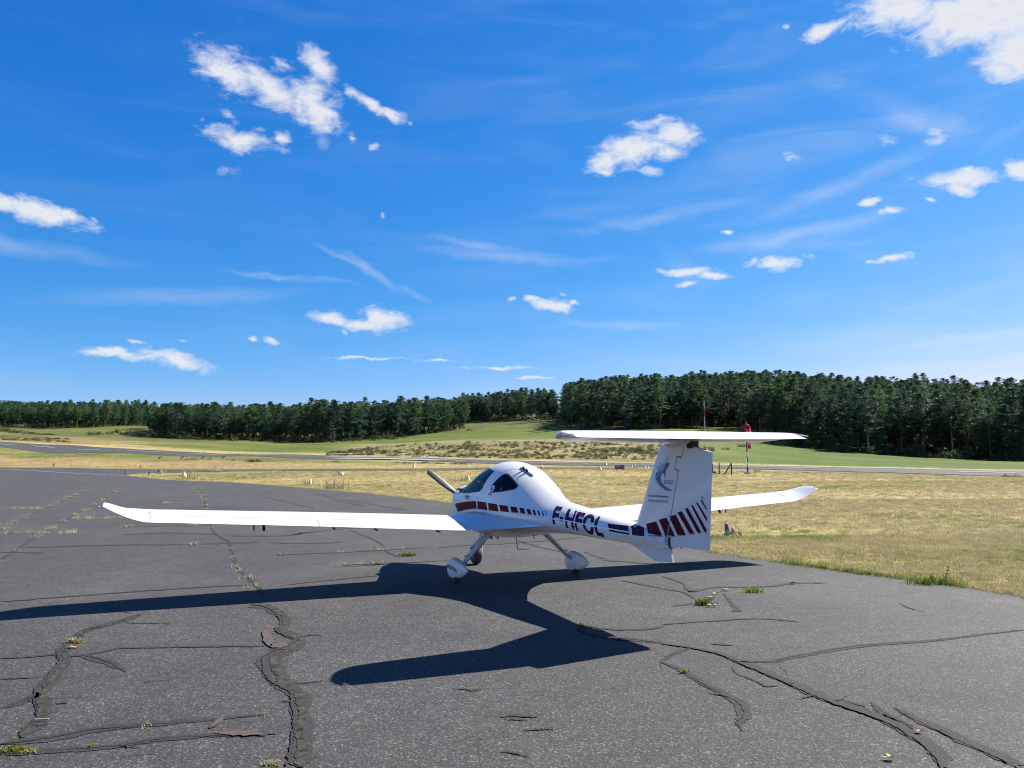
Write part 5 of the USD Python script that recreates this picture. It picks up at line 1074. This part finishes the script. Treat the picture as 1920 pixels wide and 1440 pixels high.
scatter('undergrowth', [BUSH[0], BUSH[2], BUSH[1]], np.column_stack([us_, zt(us_[:, 0], us_[:, 1]) - .05]), ru.choice(3, 1500, p=[.5, .35, .15]), ru.uniform(0, 6.28, 1500), ss_, 'dark undergrowth between the forest trunks', 'undergrowth')
def shrub(u, v, wpx, kind, label, hk=1.0, group=None, cat_='bush', name='shrub'):
    p = cast(u, v); s = wpx / 2 * math.hypot(p[0], p[1]) / F
    copy_of(BUSH[kind], name, label, cat_, (p[0], p[1], p[2] - .03), u * .37, group, (s, s, s * hk))
BN = ['dense dark green bush', 'loose olive bush', 'flat spreading green bush', 'tall light green broadleaf bush', 'low sprawling olive bush', 'upright narrow green bush']
rb = np.random.default_rng(31)
for u in np.linspace(1480, 1925, 38):
    uu = u + rb.uniform(-6, 6); v = np.interp(uu, [1400, 1500, 1600, 1700, 1800, 1920], [815, 838, 850.5, 855.5, 860, 864]) - rb.uniform(-1.0, 3.5); kd = int(rb.choice([0, 1, 2, 3, 0, 2])); w = rb.uniform(16, 34)
    shrub(uu, v, w, kd, f'{BN[kd]} along the foot of the right-hand forest', rb.uniform(.7, 1.25), f'{BN[kd]}es along the foot of the right-hand forest')
for u in list(np.linspace(282, 640, 22)) + list(np.linspace(660, 765, 10)):
    uu = u + rb.uniform(-6, 6); v = np.interp(uu, [276, 300, 400, 520, 620, 690, 760, 820, 872], [815, 821, 825, 827, 830, 825, 820, 813, 807]) + rb.uniform(-.5, 1.2); kd = int(rb.choice([0, 1, 2, 0])); w = rb.uniform(9, 20)
    shrub(uu, v, w, kd, f'{BN[kd]} at the foot of the left forest block', rb.uniform(.7, 1.2), f'{BN[kd]}es at the foot of the left forest block')
for u, v, w, kd, lab, hk in [
 (1808, 822, 26, 3, 'bright green young broadleaf tree among the dark shrubs at the far right', 1.25), (637, 826, 13, 3, 'round light green bush standing before the left forest block', .8), (702, 826, 24, 0, 'large round green bush at the right end of the left forest block', .8), (735, 824, 22, 1, 'olive bush beside the large round green bush before the left forest block', .8), (880, 807, 14, 1, 'low olive bush on the meadow at the right tip of the left forest block', .6),
 (172, 816, 16, 0, 'dark bush on the far left meadow, left one of the pair', .7), (186, 815, 12, 0, 'small dark bush on the far left meadow, right one of the pair', .8), (205, 814, 15, 3, 'pale green bush on the far left meadow beside a dark round one', .6), (219, 812, 13, 0, 'dark round bush on the far left meadow next to the pale green one', .9), (237, 815, 22, 2, 'low hedge-like bush on the far left meadow near the forest corner', .6), (262, 817, 22, 2, 'low dark hedge-like bush at the left forest corner', .5),
 (55, 804, 16, 1, 'grey-green bush at the foot of the distant left forest, first of three', .9), (70, 803, 14, 1, 'grey-green bush at the foot of the distant left forest, second of three', 1.0), (84, 803, 15, 1, 'grey-green bush at the foot of the distant left forest, third of three', .8),
 (3, 809, 18, 0, 'dark hedge bush at the left picture edge', .8), (16, 810, 14, 0, 'dark rounded hedge bush second from the left picture edge', .9), (30, 812, 24, 2, 'long low hedge bush near the left picture edge', .6), (58, 814.5, 30, 2, 'flat hedge bush on the bank left of the straw crest', .4), (90, 815.5, 30, 2, 'flattest hedge bush at the straw crest of the left bank', .3),
 (350, 863, 7, 5, 'narrow dark green shrub beside the runway, first of the row', .6), (359, 862.5, 8, 5, 'dense green shrub beside the runway, second of the row', .75), (367, 862.5, 8, 5, 'pointed green shrub beside the runway, third of the row', .75), (393, 863, 8, 5, 'tallest dark shrub beside the runway, alone after the pair', .9), (438, 864.5, 8, 5, 'spiky green shrub beside the runway, last upright one of the row', .7),
 (478, 866, 30, 2, 'long low dark shrub lying along the grass by the runway', .45), (631, 866.5, 14, 2, 'small round low bush on the grass left of the threshold markings', .55), (730, 864, 5, 5, 'tiny upright shrub beside the threshold markings', .7), (744, 868, 14, 2, 'dark flat bush left end of the strip below the threshold markings', .4), (765, 869, 26, 2, 'dark flat bush in the strip below the threshold markings', .35), (795, 869, 30, 2, 'long dark flat bush in the middle of the strip below the threshold markings', .35), (822, 869.5, 26, 2, 'dark flat bush near the right end of the strip below the threshold markings', .3), (860, 870.5, 40, 2, 'longest flat bush at the right end of the strip just left of the canopy', .25),
 (1418, 884, 15, 1, 'olive bush on the near runway verge just right of the windsock', .5), (1511, 887, 12, 2, 'small dark green tuft bush on the near runway verge above the right wing tip', .5), (1767, 892, 15, 1, 'flat olive bush on the near runway verge towards the right', .35), (1887, 895, 18, 0, 'green bush on the near runway verge at the far right', .5), (1908, 895, 16, 5, 'spiky green bush on the near runway verge at the right picture edge', .45), (1802, 893, 13, 4, 'pale flat bush on the near runway verge', .3),
 (1339, 888, 14, 1, 'olive shrub growing behind the fence posts', .9), (1335, 846, 12, 0, 'dark round shrub on the bank right of the red and white mast', 1.1), (1392, 838, 20, 1, 'olive bush on the bank left of the windsock', .6), (1360, 843, 22, 4, 'brownish low bush on the bank between mast and windsock', .5),
 (1195, 846, 18, 0, 'green bush on the dry bank, biggest left of the fin', .9), (1176, 836, 9, 0, 'dark small bush on the dry bank under the tailplane', 1.0), (1185, 842, 8, 0, 'small bush on the dry bank left of the biggest one', .9), (1140, 834, 30, 2, 'dark flat bush on the dry bank under the left tailplane half', .4), (1168, 842, 7, 0, 'smallest dark bush on the dry bank under the tailplane', 1.0), (640, 848, 16, 1, 'olive bush at the left end of the dry bank', .5), (650, 852, 18, 4, 'flat brown-green bush beside the runway left of the bank', .35), (878, 833, 22, 3, 'bright green bush on top of the dry bank left of the canopy', .5)]:
    shrub(u, v, w, kd, lab, hk)
# dry scrub over the bank, and weeds on the left bank
bp, bi, bs = [], [], []
while len(bp) < 1500:
    u = rb.uniform(610, 1330); Y = rb.uniform(0, 1); v = np.interp(u, [610, 720, 960, 1200, 1330], [850, 836, 828, 832, 838]) * (1 - Y) + np.interp(u, [610, 720, 960, 1200, 1330], [854, 856, 860, 862, 866]) * Y
    d = ray(u, v); p = cast(u, v)
    if meshkit.fbm(np.array([p[0] / 11, p[1] / 11, 3.]), 3, 9) < rb.uniform(.34, .60): continue
    bp.append([p[0], p[1], p[2] - .05]); bi.append(int(rb.choice([0, 1, 2, 3, 4], p=[.04, .16, .04, .42, .34]))); bs.append(rb.uniform(.22, .68))
bs = np.array(bs); scatter('bank_scrub', [BUSH[0], BUSH[1], BUSH[2], BUSH[7], BUSH[6]], bp, bi, rb.uniform(0, 6.28, len(bp)), np.column_stack([bs, bs, bs * rb.uniform(.6, 1.3, len(bs))]), 'brown and green scrub dotted over the dry bank', 'scrub')
bp, bs = [], []
for _ in range(260):
    u = rb.uniform(-20, 130); v = rb.uniform(818, 826) + u * .03; p = cast(u, v); bp.append([p[0], p[1], p[2] - .05]); bs.append(rb.uniform(.4, 1.2))
bs = np.array(bs); scatter('left_bank_weeds', [BUSH[4], BUSH[1]], bp, rb.integers(0, 2, len(bp)), rb.uniform(0, 6.28, len(bp)), np.column_stack([bs, bs, bs * .5]), 'olive weeds spread over the far left bank', 'weeds')

# ------------------------------------------------------------------ airfield furniture
mat('post_wood', (0.045, 0.038, 0.032), 0.85, nscale=6, namp=0.3)
mat('paint_red', (0.30, 0.010, 0.015), 0.5); mat('paint_white', (0.45, 0.445, 0.43), 0.5); mat('paint_black', (0.02, 0.02, 0.022), 0.5)
mat('sock_red', (0.45, 0.014, 0.03), 0.8); mat('sock_pale', (0.44, 0.30, 0.30), 0.8)
mat('sign_red', (0.17, 0.006, 0.02), 0.4); mat('sign_letter', (0.42, 0.16, 0.20), 0.5)
mat('marker_cream', (0.58, 0.52, 0.36), 0.7, nscale=4, namp=0.12); mat('marker_dark', (0.022, 0.022, 0.024), 0.6); mat('lens_blue', (0.008, 0.006, 0.09), 0.15, coat=0.6); mat('concrete', (0.24, 0.23, 0.20), 0.9, nscale=5, namp=0.2); mat('soil', (0.12, 0.09, 0.06), 0.95, nscale=4, namp=0.3); mat('sand_bare', (0.28, 0.21, 0.135), 0.95, nscale=.4, namp=0.12); mat('rusty', (0.20, 0.085, 0.05), 0.8, nscale=10, namp=.3)
def hpx(u, v0, v1): p = cast(u, v0); return (v0 - v1) / F * math.hypot(p[0], p[1]), p, math.hypot(p[0], p[1]) / F
# windsock
H_, p, m_ = hpx(1402, 889, 797)
WSK = thing('windsock', 'limp red and white windsock on a striped pole beside the runway', 'windsock', p)
zs = np.array([889, 885.5, 875.5, 867.5, 857.5, 849.5, 800]); hs_ = (889 - zs) * m_
obj('footing', trimesh.creation.cylinder(.35, .25, sections=14).apply_translation([0, 0, .08]), 'concrete', WSK)
for i in range(6): obj('pole_band', trimesh.creation.cylinder(.085 if i < 5 else .07, hs_[i + 1] - hs_[i] - .004, sections=12).apply_translation([0, 0, (hs_[i] + hs_[i + 1]) / 2]), ['paint_white', 'paint_black', 'paint_white', 'paint_black', 'paint_white', 'paint_black'][i], WSK)
zc_ = (889 - 805) * m_; cx = 1.2 * m_
hoop = trimesh.creation.torus(5.4 * m_, .05, 28, 8).apply_transform(trimesh.transformations.rotation_matrix(math.radians(72), [1, 0, 0])).apply_translation([cx, 0, zc_]); obj('hoop', hoop, 'paint_red', WSK)
prof = [(5.2, 0), (5.2, -3), (4.4, -7), (3.6, -14), (2.8, -24), (2.6, -31), (3.0, -38)]
rows = []
for k_, (rad, dz) in enumerate(prof):
    a = np.linspace(0, 2 * np.pi, 25)[:-1]; fold = 1 + .16 * np.sin(a * 4 + k_ * .8) * (k_ > 1); shift = min(k_ / 3, 1) * 3.6
    tilt = .30 * (k_ < 2); rows.append(np.column_stack([cx + (np.cos(a) * rad * fold + shift) * m_, np.sin(a) * rad * .8 * fold * m_, zc_ + (dz + 0 * a + np.sin(a) * rad * (1.0 if k_ < 1 else .3)) * m_]))
def band(i0, i1):
    R_ = np.array(rows[i0:i1 + 1]); n_, k_, _ = R_.shape; i, j = np.meshgrid(np.arange(n_ - 1), np.arange(k_), indexing='ij')
    q_ = np.stack([i * k_ + j, i * k_ + (j + 1) % k_, (i + 1) * k_ + (j + 1) % k_, (i + 1) * k_ + j], -1).reshape(-1, 4); return (R_.reshape(-1, 3), q_)
SK = obj('sock', band(0, 2), 'sock_red', WSK, smooth=True)
for (a_, b_), m2 in zip([(2, 3), (3, 4), (4, 5), (5, 6)], ['sock_pale', 'sock_red', 'sock_pale', 'sock_red']): obj('sock_band', band(a_, b_), m2, SK, smooth=True)
obj('obstruction_lamp', hull([((0, 0, (889 - 798) * m_), .08), ((0, 0, (889 - 796) * m_), .06)]), 'paint_red', WSK)
obj('guy_wire', tube([(0, 0, hs_[4]), (-9 * m_, -1.5, 20 * m_)], .012, 4), 'seam_grey', WSK)
# mast
H_, p, m_ = hpx(1323, 851, 754)
MS = thing('mast', 'slender red and white banded mast behind the tailplane', 'mast', p)
zs = [851, 845, 838, 830, 802, 784, 769, 754]; cl = ['paint_red', 'paint_red', 'paint_white', 'paint_white', 'paint_white', 'paint_red', 'paint_white']
for i in range(7): obj('pole_band', trimesh.creation.cylinder(.11 - .008 * i, (zs[i] - zs[i + 1]) * m_ - .01, sections=10).apply_translation([0, 0, (851 - (zs[i] + zs[i + 1]) / 2) * m_]), cl[i], MS)
obj('cabinet', box((-.05, 0, 6 * m_), (.5, .3, 7 * m_)), 'paint_red', MS); obj('sensor_arm', box((-.08, 0, 96 * m_), (.5, .05, .05)), 'paint_white', MS); obj('sensor_box', box((-.12, 0, 90 * m_), (.22, .08, .3)), 'paint_white', MS)
# fence corner
H_, p, m_ = hpx(1349, 889.5, 869)
FC = thing('fence_corner', 'dark wooden fence posts with a slanting brace right of the fin', 'fence', p)
def off(u): return (u - 1349) * m_
for u, h_, dy in ((1335, 20, 0), (1349, 20.5, 0), (1353, 19, 3.5), (1371, 21, 0)): obj('post', hull([((off(u), dy, -.2), .065), ((off(u), dy, h_ * m_), .055)]), 'post_wood', FC)
for u0, u1, dy in ((1358.5, 1370, 0), (1365, 1370.5, 1.5)): obj('brace', hull([((off(u0), dy, 0), .05), ((off(u1), 0, 19 * m_), .045)]), 'post_wood', FC)
for h_ in (6, 12, 17): obj('wire', tube([(off(1335), 0, h_ * m_), (off(1349), 0, h_ * m_), (off(1371), 0, h_ * m_)], .006, 4), 'seam_grey', FC)
# red sign
p = cast(1162, 883); m_ = math.hypot(p[0], p[1]) / F
SG = thing('taxiway_sign', 'low red rectangular taxiway sign with a black end panel', 'sign', p, -math.atan2(p[0], p[1]) * 0.2)
w_, h_ = 17.2 * m_, 7.0 * m_
obj('housing', hull([((sx_ * (w_ / 2 - .03), sy_ * .09, .18 + sz_ * (h_ - .06) + .03), .03) for sx_ in (-1, 1) for sy_ in (-1, 1) for sz_ in (0, 1)]), 'paint_black', SG)
obj('red_panel', box((-w_ * .13, -.123, .18 + h_ / 2), (w_ * .68, .006, h_ * .84)), 'sign_red', SG)
for i, (x_, ww) in enumerate([(-.36, .05), (-.30, .10), (-.20, .09), (-.06, .05), (0.0, .09), (.08, .05)]): obj('lettering', box((x_ * w_, -.130, .18 + h_ * (.55 if i % 2 else .5)), (ww * w_ * .62, .004, h_ * (.34 if i % 2 else .5))), 'sign_letter', SG)
obj('end_mark', box((.42 * w_, -.128, .18 + h_ / 2), (.03 * w_, .004, h_ * .5)), 'paint_white', SG)
for x_ in (-.35, .35): obj('leg', box((x_ * w_, 0, .08), (.06, .06, .22)), 'metal_grey', SG)
# cream corner markers
def cone(u, v, hp, label, wide=.55):
    p = cast(u, v); m_ = math.hypot(p[0], p[1]) / F; h_ = hp * 1.25 * m_; pth = thing('marker_cone', label, 'marker', p, u * .1)
    obj('body', loft([np.column_stack([r_ * h_ * np.cos(np.linspace(0, 2 * np.pi, 13)[:-1]), r_ * h_ * .8 * np.sin(np.linspace(0, 2 * np.pi, 13)[:-1]), np.full(12, z_ * h_)]) for r_, z_ in ((wide, 0), (wide, .06), (wide * .9, .12), (.12, .97), (.08, 1.0))]), 'marker_cream', pth, smooth=30)
    obj('base_plate', box((0, 0, .01), (wide * 2.2 * h_, wide * 1.9 * h_, .03)), 'concrete', pth)
    return p, h_
for u, v, hp, lab in [(582, 909, 9, 'cream cone marker on the grass beside pale dry stalks left of the propeller'), (345, 894, 7, 'cream cone marker near the grass tip left of a dark lamp'), (642, 890.5, 5, 'small cream cone marker on the grass above the dry stalks'), (877, 901, 8, 'pale cone marker on the grass right behind the nose'), (776, 876.5, 5, 'small cream marker at the taxiway left of the propeller'),
 (1125, 881, 5.5, 'small cream marker left of the red sign'), (1017, 876, 4, 'cream marker above the canopy, left one of the pair'), (1023, 876.5, 3.5, 'cream marker above the canopy, right one of the pair'), (1136, 873, 5, 'pale grey marker standing at the runway edge left of the red sign'), (1185, 876.5, 4.5, 'cream marker just right of the red sign'), (1190, 875, 4, 'pale marker beside the cream one right of the red sign'), (1210, 877.5, 4, 'cream marker close to the fin, left one'), (1215, 878, 4, 'cream marker close to the fin, right one')]:
    cone(u, v, hp, lab)
def lamp(u, v, hp, label):
    p = cast(u, v); m_ = math.hypot(p[0], p[1]) / F; h_ = hp * m_; pth = thing('taxi_lamp', label, 'lamp', p, u * .3)
    obj('base', trimesh.creation.cylinder(h_ * .30, h_ * .12, sections=14).apply_translation([0, 0, h_ * .05]), 'concrete', pth)
    obj('stem', trimesh.creation.cylinder(h_ * .14, h_ * .45, sections=12).apply_translation([0, 0, h_ * .3]), 'marker_dark', pth)
    obj('lens', trimesh.creation.revolve(np.array([[0, 1.0], [.12, .98], [.19, .85], [.22, .55], [.22, .5], [0, .5]]) * h_, 14), 'lens_blue', pth, smooth=30)
def stalks(u, v, wpx, hpx_, n, label, seed):
    p = cast(u, v); m_ = math.hypot(p[0], p[1]) / F; pth = thing('dry_stalks', label, 'dry grass', p)
    t = tuft(n, hpx_ * m_, wpx * m_ * .3, seed, .010 + .00022 * math.hypot(p[0], p[1]) , .55, 3); obj('stems', t, 'blade_pale', pth, kind='stuff')
    t2 = tuft(n, hpx_ * m_ * .35, wpx * m_ * .38, seed + 9, .03, 1.2, 2); obj('base_grass', t2, 'blade_straw', pth, kind='stuff')
for i, (u, v, hp, lab) in enumerate([(279, 891.5, 6, 'dark taxi lamp at the grass tip, nearest the white line'), (297, 887, 6, 'dark taxi lamp with stalks just right of the first one'), (355, 898, 8, 'dark taxi lamp in tall stalks right of the cream cone'), (403, 879, 5, 'dark taxi lamp on the far side of the taxiway among stalks'), (101, 874.5, 5, 'dark taxi lamp at the far edge of the apron on the left'), (263, 877, 5, 'dark taxi lamp among stalks on the far apron edge'), (625, 915, 8, 'dark taxi lamp among dry stalks at the apron edge, left of the propeller'), (522, 884.5, 4, 'dark taxi lamp at the near side of the taxiway'), (635, 888.5, 4, 'dark taxi lamp left of the small cream cone'), (893, 879.5, 3.5, 'tiny dark taxi lamp above the windscreen')]):
    lamp(u, v, hp, lab)
for i, (u, v, w, h_, n, lab) in enumerate([(352, 899, 26, 17, 46, 'tall pale dry stalks around the lamp right of the cream cone'), (628, 917, 36, 22, 60, 'tall dry stalks around the lamp at the apron edge'), (573, 909, 12, 14, 26, 'pale dry stalks beside the biggest cream cone'), (588, 909, 14, 12, 22, 'thin dry stalks right of the biggest cream cone'), (400, 884, 18, 12, 30, 'dry stalks around the far taxiway lamp'), (262, 878, 14, 9, 24, 'dry stalks on the far apron edge'), (303, 888, 10, 8, 20, 'dry stalks right of the second grass tip lamp'), (281, 895, 16, 5, 24, 'low dry grass before the first grass tip lamp'), (520, 885.5, 16, 6, 24, 'low brown stalks at the near side of the taxiway'), (632, 890, 14, 7, 20, 'brown stalks left of the small cream cone'), (868, 902, 24, 14, 34, 'pale dry stalks beside the cone behind the nose'), (1188, 878, 18, 6, 24, 'pale dry weeds right of the red sign'), (1377, 1003, 28, 22, 40, 'thin dry grass stalks around the fallen blue lamp')]):
    stalks(u, v, w, h_, n, lab, 300 + i)
# tilted dark boards along the runway verge
for i, u in enumerate((299.5, 341, 380.5, 418.5)):
    p = cast(u, 861 - .2 * i); m_ = math.hypot(p[0], p[1]) / F; pth = thing('edge_board', ['first', 'second', 'third', 'fourth'][i] + ' dark tilted board from the left in the row beside the runway', 'marker board', p, .3)
    b_ = hull([((-2.9 * m_, -.1, .9 * m_), .04), ((-2.9 * m_, .1, .9 * m_), .04), ((2.9 * m_, -.1, 4.0 * m_), .05), ((2.9 * m_, .1, 4.0 * m_), .05), ((0, 0, 3.4 * m_), .06)]); obj('board', b_, 'marker_dark', pth); obj('stake', box((0, 0, .9 * m_), (.06, .06, 2.4 * m_)), 'marker_dark', pth)
# blue lamp knocked askew, beside the apron
p = cast(1364, 1006); m_ = math.hypot(p[0], p[1]) / F
BL = thing('blue_lamp', 'blue taxi lamp with grey base and bent cable in the grass beside the rudder', 'lamp', (p[0], p[1], p[2]))
def T_(m): return tm(m).copy().apply_transform(trimesh.transformations.rotation_matrix(math.radians(-3), [0, 1, 0]))
obj('base', T_(trimesh.creation.revolve(np.array([[0, 0], [3.6, 0], [4.4, 2.5], [4.2, 9], [3.7, 13], [0, 13]]) * m_, 20)), 'metal_grey', BL, smooth=30)
obj('collar', T_(trimesh.creation.cylinder(4.4 * m_, 1.6 * m_, sections=20).apply_translation([0, 0, 12.6 * m_])), 'marker_dark', BL, smooth=30)
obj('lens', T_(trimesh.creation.revolve(np.array([[3.6, 13.4], [3.5, 18], [2.9, 21.5], [1.6, 23], [0, 23.2], [0, 13.4]]) * m_, 20)), 'lens_blue', BL, smooth=30)
obj('foot_clamp', T_(hull([((-5.2 * m_, 0, 4.2 * m_), 1.3 * m_), ((0, 0, 2.6 * m_), 1.6 * m_)])), 'marker_dark', BL)
obj('cable', tube([(4 * m_, 0, 5 * m_), (9 * m_, 0, 7 * m_), (14 * m_, .02, 8.2 * m_), (19 * m_, .02, 7.6 * m_), (23 * m_, .02, 4.4 * m_), (25 * m_, .02, 1 * m_), (25.5 * m_, .02, -3 * m_)], .85 * m_, 7), 'marker_dark', BL, smooth=30)
obj('bracket', hull([((9 * m_, 0, 7 * m_), .8 * m_), ((11 * m_, 0, 12.5 * m_), .7 * m_), ((8.4 * m_, 0, 15 * m_), .5 * m_)]), 'rusty', BL)
g0 = G(1345, 1012); MD = tuft(60, .03, .16, 71, .012, 1.4, 2); MD.apply_scale([1.6, .6, 1]); pth = thing('dead_grass_heap', 'brown heap of cut dead grass left of the blue lamp', 'dead grass', (g0[0], g0[1], float(zt(*g0)))); obj('stems', MD, 'blade_tan', pth, kind='stuff')
# bare field patch in the distance and the far blue ridge
obj('bare_field', sheet(Polygon([G(*q_) for q_ in [(23, 798), (45, 801.5), (46, 796.5), (40, 794), (28, 794.5)]]).buffer(0), 4, .3), 'sand_bare', label='small bare sandy field on the far left', kind='structure')
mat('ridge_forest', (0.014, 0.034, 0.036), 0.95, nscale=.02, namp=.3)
us = np.linspace(-700, 330, 60); rows = []
for dY, k_ in ((-1500, 0.0), (-500, .72), (0, 1.0), (1800, .3)):
    row = []
    for u in us:
        v = np.interp(u, [-700, -300, 0, 40, 80, 140, 330], [735, 742, 750, 752, 757.5, 764, 790]); d = ray(u, v); Y = 5200.
        top = EYE_H + d[2] / d[1] * Y; x = d[0] / d[1] * (Y + dY); row.append([x, Y + dY, max(-20, top * k_ + 12 * (meshkit.noise(np.array([u / 22., dY / 300., 1.])) - .5))])
    rows.append(row)
R_ = np.array(rows); n_, k_, _ = R_.shape; i, j = np.meshgrid(np.arange(n_ - 1), np.arange(k_ - 1), indexing='ij')
q_ = np.stack([i * k_ + j, i * k_ + j + 1, (i + 1) * k_ + j + 1, (i + 1) * k_ + j], -1).reshape(-1, 4)
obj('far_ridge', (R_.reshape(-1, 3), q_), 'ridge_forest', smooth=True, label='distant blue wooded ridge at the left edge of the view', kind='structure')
